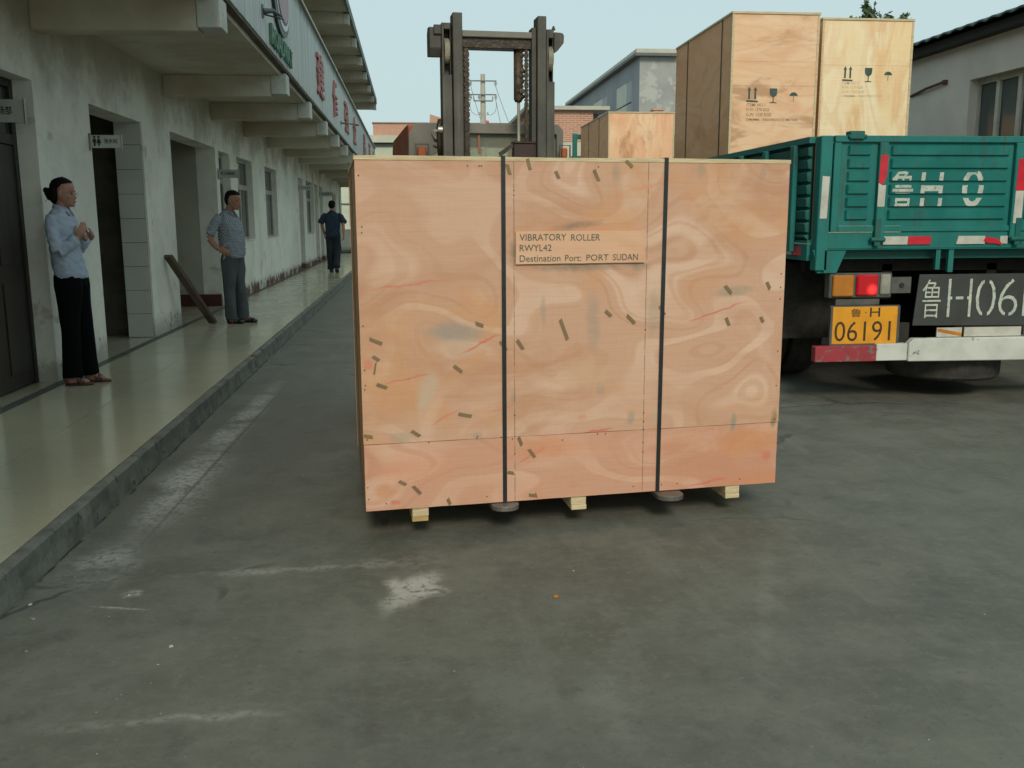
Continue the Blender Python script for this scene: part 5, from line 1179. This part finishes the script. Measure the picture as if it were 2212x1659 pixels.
HEAD = [(.000,.020,.066,.016),(.008,.004,.084,.030),(.022,-.020,.091,.042),(.036,-.040,.089,.050),(.050,-.052,.093,.055),(.062,-.062,.091,.059),(.075,-.070,.090,.062),(.092,-.080,.089,.067),(.108,-.088,.084,.070),(.124,-.093,.087,.072),(.145,-.096,.089,.074),(.168,-.092,.083,.072),(.188,-.080,.068,.064),(.205,-.058,.044,.049),(.216,-.030,.016,.028),(.220,-.012,.000,.012)]
def person(name, loc, rz, label, build_fn, girth=(1,1,1)):
    t = empty(name, loc, rz, label, 'person'); build_fn(t); t.scale = girth; return t
def head_parts(mb, hx, hz, s=1., tilt=0., turn_=0.):
    """adds head to body mesh; returns transform for face details"""
    T = Matrix.Translation((hx, 0, hz)) @ Matrix.Rotation(turn_, 4, 'Z') @ Matrix.Rotation(tilt, 4, 'Y') @ Matrix.Scale(s, 4)
    h = MB().rings(HEAD, 22, 2.15)
    h.add(*_nose()); h.ell((-.004,.073,.098),(.016,.007,.031),10,8); h.ell((-.004,-.073,.098),(.016,.007,.031),10,8)
    h.ell((.086,0,.045),(.012,.022,.006),10,6); h.ell((.084,0,.034),(.012,.020,.006),10,6); h.ell((.078,0,.012),(.014,.018,.012),10,6)
    h.ell((.078,.030,.118),(.012,.024,.006),10,6); h.ell((.078,-.030,.118),(.012,.024,.006),10,6); h.ell((.060,.040,.075),(.018,.016,.018),10,6); h.ell((.060,-.040,.075),(.018,.016,.018),10,6)
    turn(h, T); mb.add(h.v, h.f); return T
def _nose():
    m = MB(); m.tube([(.082,0,.112),(.093,0,.092),(.101,0,.074),(.094,0,.063)], [.007,.009,.0115,.010], 8, [.007,.008,.010,.008]); m.ell((.093,.010,.067),(.008,.007,.007),8,6); m.ell((.093,-.010,.067),(.008,.007,.007),8,6)
    return m.v, m.f
def face(t, T, hairmesh, skin, glasses=False):
    m = MB()
    for s in (-1, 1): m.ell((.083, s*.031, .100), (.006,.0125,.0042), 10, 6)
    build('eyes', turn(m, T), M['eye'], t)
    m = MB()
    for s in (-1, 1): m.tube([(.088,s*.014,.120),(.0885,s*.030,.124),(.080,s*.048,.119)], [.0018,.0026,.0014], 6)
    build('eyebrows', turn(m, T), M['hair'], t)
    m = MB().tube([(.090,-.021,.0405),(.0975,-.008,.0425),(.0975,.008,.0425),(.090,.021,.0405)], [.002,.0042,.0042,.002], 8)
    build('lips', turn(m, T), M['lips'], t)
    build('hair', turn(hairmesh, T), M['hair'], t, remesh=.006, relax=2, wrinkle=(.0035, 60, 14))
    if glasses:
        m = MB()
        for s in (-1, 1):
            m.tube([(.104-.004*cos(a), s*(.033+.021*cos(a)), .099+.015*sin(a)) for a in [k*2*pi/14 for k in range(15)]], .0011, 6)
            m.tube([(.100,s*.054,.102),(.06,s*.073,.104),(-.005,s*.076,.106)], .0011, 6)
        m.tube([(.104,-.012,.102),(.107,0,.104),(.104,.012,.102)], .0011, 6)
        build('glasses', turn(m, T), M['wireframe'], t)
def foot(mb, x, y, z=0, s=1., pitch_=0.):
    f = MB(); f.rings([(.004,-.055,.165,.034),(.018,-.060,.175,.040),(.035,-.058,.150,.039),(.055,-.055,.090,.034),(.085,-.050,.045,.033),(.12,-.045,.035,.032)], 14, 2.4)
    R_ = Matrix.Translation((x, y, z)) @ Matrix.Rotation(pitch_, 4, 'Y') @ Matrix.Scale(s, 4); turn(f, R_); mb.add(f.v, f.f)
def shoe_mb(x, y, z=0, s=1., pitch_=0.):
    f = MB(); f.rings([(.000,-.068,.185,.041),(.014,-.070,.190,.046),(.030,-.068,.182,.046),(.048,-.066,.150,.044),(.066,-.064,.095,.040),(.085,-.060,.060,.038)], 16, 2.5)
    R_ = Matrix.Translation((x, y, z)) @ Matrix.Rotation(pitch_, 4, 'Y') @ Matrix.Scale(s, 4); return turn(f, R_)
def sandal(t, x, y, mat, name='sandal', cover=False):
    m = MB(); m.rings([(.000,-.062,.182,.040),(.008,-.064,.186,.043),(.016,-.062,.182,.042)], 16, 2.5)
    for xc, ww in ((.105,.020),(.070,.012)):
        m.tube([(x*0+xc,-.044,.012),(xc-.006,-.040,.040),(xc-.012,0,.060),(xc-.006,.040,.040),(xc,.044,.012)], ww, 8, .004)
    m.tube([(-.02,-.044,.014),(-.058,-.034,.050),(-.070,0,.058),(-.058,.034,.050),(-.02,.044,.014)], .008, 8, .004)
    if cover: m.rings([(.012,.095,.186,.044),(.030,.100,.182,.044),(.045,.102,.160,.040),(.056,.104,.130,.028)], 14, 2.4); m.rings([(.012,-.070,-.030,.040),(.05,-.066,-.036,.038),(.075,-.060,-.042,.036)], 12, 2.2)
    m.v = [(v[0]+x, v[1]+y, v[2]) for v in m.v]
    build(name, m, mat, t, smooth=True)
def collar(t, x, z, r, mat, tip=.05):
    m = MB()
    for s in (-1, 1):
        pts_o = []; n = 10
        vs = []; fs = []
        for k in range(n+1):
            a = pi - pi*k/n*.96; cx, cy = x+r*1.02*cos(a), s*r*.95*sin(a); u_ = k/n
            top = (cx, cy, z+.030-.045*u_**1.4); bot = (x+(r+.016)*cos(a)+.012*u_, s*((r+.016)*.95*sin(a)+.020*u_**3), z-.004-.050*u_**1.2-(tip*.6 if k >= n-1 else 0)*.6)
            vs += [top, bot, (top[0]-.003*cos(a), top[1]-s*.003*sin(a), top[2]-.002), (bot[0]-.004*cos(a), bot[1]-s*.004*sin(a), bot[2])]
        for k in range(n):
            a0, b0 = k*4, k*4+4
            for p, q in ((0,1),(1,3),(3,2),(2,0)): fs.append((a0+p, a0+q, b0+q, b0+p))
        fs += [(0,1,3,2), (n*4,n*4+2,n*4+3,n*4+1)]
        m.add(vs, fs)
    return build('collar', m, mat, t, smooth=True)

def make_woman(t):
    b = MB()
    T = head_parts(b, -.010, 1.385, 1.0, radians(3))
    b.tube([(-.045,0,1.30),(-.030,0,1.36),(-.015,0,1.44)], [.055,.047,.050], 14)
    b.rings([(.80,-.08,.07,.11),(.95,-.09,.07,.12),(1.05,-.12,.085,.135),(1.20,-.13,.08,.15),(1.28,-.12,.055,.15),(1.33,-.09,.02,.10)], 20)
    for s in (-1, 1):
        el = (-.005, s*.195, 1.06); wr = (.125, s*.075+.0, 1.150)
        b.tube([(-.065,s*.145,1.29),(-.045,s*.175,1.19),el], [.042,.038,.034], 12); b.tube([el,(.05,s*.14,1.10),wr], [.034,.032,.022], 12)
        b.tube([(.0,s*.07,.82),(.012+.02*s,s*.085,.5),(.0+.035*s,s*.085,.30),(.005+.04*s,s*.083,.09)], [.060,.045,.042,.034], 12)
    hand(b, (.120,-.070,1.150), (.42,.20,.88), (-.35,.85,.0), .86, .40, -1)
    hand(b, (.165,.050,1.130), (.52,-.45,.72), (-.2,-.9,.2), .86, 1.0, 1)
    foot(b, -.030, -.085, .012, .88); foot(b, .060, .080, .012, .88)
    build('body', b, M['skinw'], t, remesh=.0042, relax=1)
    h = MB(); h.rings([(.030,-.085,-.040,.046),(.055,-.100,-.022,.064),(.080,-.106,-.004,.072),(.105,-.109,.004,.076),(.125,-.110,.014,.077),(.142,-.110,.028,.078),(.158,-.109,.052,.077),(.174,-.104,.074,.075),(.192,-.092,.070,.068),(.208,-.068,.046,.053),(.220,-.036,.014,.031),(.225,-.016,-.004,.012)], 28, 2.2)
    h.ell((-.125,0,.100),(.034,.036,.036)); h.ell((-.145,0,.118),(.024,.028,.024)); h.tube([(-.10,0,.06),(-.118,0,.075),(-.13,0,.10)], [.03,.03,.02], 10); h.ell((-.075,0,.050),(.035,.045,.035))
    h.tube([(-.12,.01,.06),(-.15,.015,.045),(-.165,.01,.02)], [.006,.004,.002], 6)
    face(t, T, h, 'skinw', True)
    s_ = MB(); s_.rings([(.835,-.105,.132,.155),(.86,-.122,.132,.165),(.95,-.135,.110,.162),(1.05,-.143,.090,.152),(1.15,-.146,.090,.160),(1.24,-.144,.078,.172),(1.30,-.135,.056,.166),(1.335,-.118,.036,.140),(1.362,-.095,.018,.098),(1.385,-.088,.012,.070)], 28, 2.2)
    for s in (-1, 1):
        el = (-.010, s*.200, 1.045)
        s_.tube([(-.066,s*.135,1.312),(-.062,s*.162,1.25),(-.045,s*.188,1.16),el], [.046,.054,.052,.050], 16)
        s_.tube([el,(.035,s*.165,1.075),(.090,s*.115,1.115)], [.049,.049,.043], 16)
    build('shirt', s_, M['shirtb'], t, remesh=.008, relax=3, wrinkle=(.010, 17, 24))
    for s in (-1, 1):
        c = MB(); c.tube([(.060,s*.140,1.092),(.088,s*.115,1.118),(.108,s*.098,1.138)], [.046,.047,.052], 18); build('cuff', c, M['shirtb'], t, smooth=True)
    collar(t, -.030, 1.385, .062, M['shirtb'])
    pk_ = MB(); pk_.rings([(.78,-.118,.120,.160),(.84,-.122,.118,.160),(.90,-.118,.105,.150)], 24)
    for s, o in ((-1, -.020), (1, .045)):
        pk_.rings([(.060,-.085+o,.090+o,.080,s*.085),(.20,-.074+o,.082+o,.074,s*.085),(.45,-.068+o*.7,.084+o*.7,.074,s*.085),(.62,-.086+o*.3,.100+o*.3,.084,s*.083),(.78,-.118,.120,.092,s*.075),(.86,-.115,.112,.085,s*.07)], 20, 2.2)
    build('trousers', pk_, M['trblack'], t, remesh=.009, relax=3, wrinkle=(.006, 7, 4))
    sandal(t, -.030, -.085, M['sandal']); sandal(t, .060, .080, M['sandal'])

def make_man(t):
    b = MB()
    T = head_parts(b, .035, 1.415, 1.05, radians(9), radians(2))
    b.tube([(-.035,0,1.32),(-.012,0,1.38),(.015,0,1.46)], [.064,.056,.056], 14)
    b.rings([(.84,-.08,.08,.11),(.95,-.09,.10,.13),(1.10,-.11,.11,.15),(1.25,-.12,.08,.15),(1.33,-.10,.04,.13),(1.38,-.08,.01,.08)], 20)
    for s in (-1, 1):
        sh = (-.070, s*.175, 1.315); el = (-.140, s*.300, 1.060); wr = (-.055, s*.235, .925)
        b.tube([sh,(-.105,s*.245,1.19),el], [.034,.036,.038], 12); b.tube([el,(-.100,s*.275,.99),wr], [.040,.038,.027], 12)
        hand(b, wr, (.85,-s*.25,-.25), (0,-s*1,-.3), 1.05, .35, s)
        b.tube([(0,s*.07,.85),(.02*s,s*.09,.5),(.03*s,s*.09,.3),(.01+.04*s,s*.095,.09)], [.06,.045,.042,.036], 12)
    foot(b, -.010, -.085, .012, .90); foot(b, .075, .105, .012, .90)
    build('body', b, M['skin'], t, remesh=.006, relax=2)
    h = MB(); h.rings([(.045,-.075,-.050,.045),(.065,-.092,-.038,.060),(.085,-.100,-.028,.070),(.105,-.104,-.012,.075),(.125,-.105,.010,.077),(.140,-.105,.024,.078),(.155,-.104,.050,.077),(.172,-.100,.078,.076),(.192,-.088,.077,.068),(.208,-.064,.053,.053),(.219,-.034,.020,.031),(.223,-.016,.0,.012)], 28, 2.2)
    face(t, T, h, 'skin')
    s_ = MB(); s_.rings([(.815,-.02,.150,.130),(.86,-.110,.155,.178),(.93,-.145,.160,.190),(1.03,-.150,.160,.190),(1.14,-.155,.148,.188),(1.25,-.152,.112,.195),(1.32,-.135,.075,.185),(1.355,-.110,.045,.140),(1.385,-.095,.020,.090),(1.40,-.090,.012,.075)], 28, 2.2)
    for s in (-1, 1):
        s_.tube([(-.068,s*.150,1.33),(-.085,s*.205,1.27),(-.115,s*.258,1.18),(-.138,s*.292,1.105)], [.050,.060,.060,.062], 18)
    build('shirt', s_, M['check'], t, remesh=.009, relax=3, wrinkle=(.012, 17, 20))
    collar(t, -.012, 1.395, .070, M['check'], .06)
    p = MB(); p.rings([(.78,-.120,.120,.165),(.86,-.122,.122,.165),(.915,-.118,.118,.158)], 24)
    for s, o in ((-1, -.025), (1, .045)):
        p.rings([(.050,-.060+o,.092+o,.070,s*.09),(.12,-.068+o,.095+o,.074,s*.09),(.30,-.072+o,.082+o,.074,s*.09),(.50,-.075+o*.6,.082+o*.6,.078,s*.09),(.68,-.100+o*.3,.104+o*.3,.090,s*.086),(.80,-.120,.120,.094,s*.075),(.87,-.115,.115,.085,s*.07)], 20, 2.2)
    build('trousers', p, M['trgrey'], t, remesh=.009, relax=3, wrinkle=(.010, 9, 5))
    build('belt', MB().rings([(.905,-.121,.121,.161),(.935,-.120,.120,.160)], 24), M['shoe'], t)
    sandal(t, -.010, -.085, M['shoe'], cover=True); sandal(t, .075, .105, M['shoe'], cover=True)
    tg_ = MB().tube([(-.02,-.165,.87),(-.015,-.175,.83),(-.03,-.172,.80)], [.006,.010,.004], 6).tube([(0,-.165,.86),(.0,-.176,.82)], [.004,.006], 6)
    build('key_fob', tg_, M['sign'], t)

def make_walker(t):
    b = MB()
    T = head_parts(b, .0, 1.530, 1.05, radians(6))
    b.tube([(-.045,0,1.42),(-.025,0,1.50),(-.010,0,1.58)], [.062,.054,.056], 14)
    b.rings([(.90,-.08,.06,.11),(1.05,-.09,.07,.12),(1.20,-.11,.10,.16),(1.38,-.12,.08,.17),(1.45,-.09,.03,.12)], 20)
    for s, el, wr in ((1, (-.03,.265,1.17), (.04,.215,.93)), (-1, (-.06,-.275,1.17), (-.11,-.285,.93))):
        b.tube([(-.02,s*.175,1.40),(-.02,s*.235,1.29),el], [.034,.038,.040], 12); b.tube([el,tuple((a+c)/2 for a,c in zip(el,wr)),wr], [.040,.038,.027], 12)
        hand(b, wr, (.1,-s*.05,-1), (.2,-s,0), 1.03, .5, s)
    foot(b, .04, .085, .02, .85); foot(b, -.17, -.09, .055, .85, radians(28))
    b.tube([(0,.08,.9),(.03,.09,.5),(.04,.085,.1)], [.06,.045,.036], 12); b.tube([(0,-.08,.9),(.02,-.09,.52),(-.16,-.09,.14)], [.06,.045,.036], 12)
    build('body', b, M['skin'], t, remesh=.007, relax=2)
    h = MB(); h.rings([(.035,-.078,-.045,.046),(.060,-.096,-.035,.064),(.085,-.104,-.020,.074),(.110,-.108,.0,.079),(.135,-.108,.040,.081),(.155,-.108,.078,.080),(.175,-.102,.084,.077),(.198,-.088,.070,.066),(.214,-.058,.042,.046),(.224,-.024,.010,.020)], 28)
    face(t, T, h, 'skin')
    s_ = MB(); s_.rings([(.885,-.135,.120,.175),(.95,-.140,.120,.185),(1.05,-.135,.115,.178),(1.20,-.138,.118,.190),(1.34,-.140,.105,.205),(1.42,-.125,.075,.190),(1.455,-.105,.045,.140),(1.49,-.090,.020,.085),(1.50,-.085,.015,.075)], 28, 2.2)
    for s, e in ((1, (-.025,.290,1.20)), (-1, (-.05,-.305,1.22))):
        s_.tube([(-.02,s*.150,1.43),(-.02,s*.215,1.37),(-.02,s*.262,1.28),e], [.055,.070,.072,.076], 18)
    build('shirt', s_, M['navy'], t, remesh=.010, relax=3, wrinkle=(.010, 8, 9))
    collar(t, -.020, 1.495, .066, M['navy'])
    p = MB(); p.rings([(.84,-.120,.105,.165),(.90,-.120,.105,.165),(.96,-.115,.10,.160)], 24)
    def leg(s, pts): p.tube(pts, [.105,.098,.090,.086,.084], 18, [.098,.092,.088,.086,.085])
    leg(1, [(0,.085,.92),(.02,.09,.72),(.035,.09,.50),(.04,.09,.28),(.035,.088,.07)])
    leg(-1, [(0,-.085,.92),(.02,-.09,.72),(.015,-.09,.52),(-.07,-.09,.32),(-.155,-.09,.13)])
    build('trousers', p, M['navyt'], t, remesh=.010, relax=3, wrinkle=(.010, 8, 5))
    build('shoe', shoe_mb(.04, .085, 0, 1.05), M['shoe'], t, smooth=True); build('shoe', shoe_mb(-.175, -.09, .045, 1.05, radians(28)), M['shoe'], t, smooth=True)

person('person', (-2.66, 7.68, .131), radians(-3), 'woman with hair in a bun, pale blue shirt and black trousers, hands clasped', make_woman, (.90,.92,1))
person('person', (-2.24, 12.12, .131), radians(-22), 'man in patterned short-sleeved shirt and grey trousers, hand on hip beside leaning plank', make_man, (.93,.93,1))
person('person', (-1.95, 23.9, .131), radians(84), 'man in navy shirt and dark trousers walking away down the corridor', make_walker)
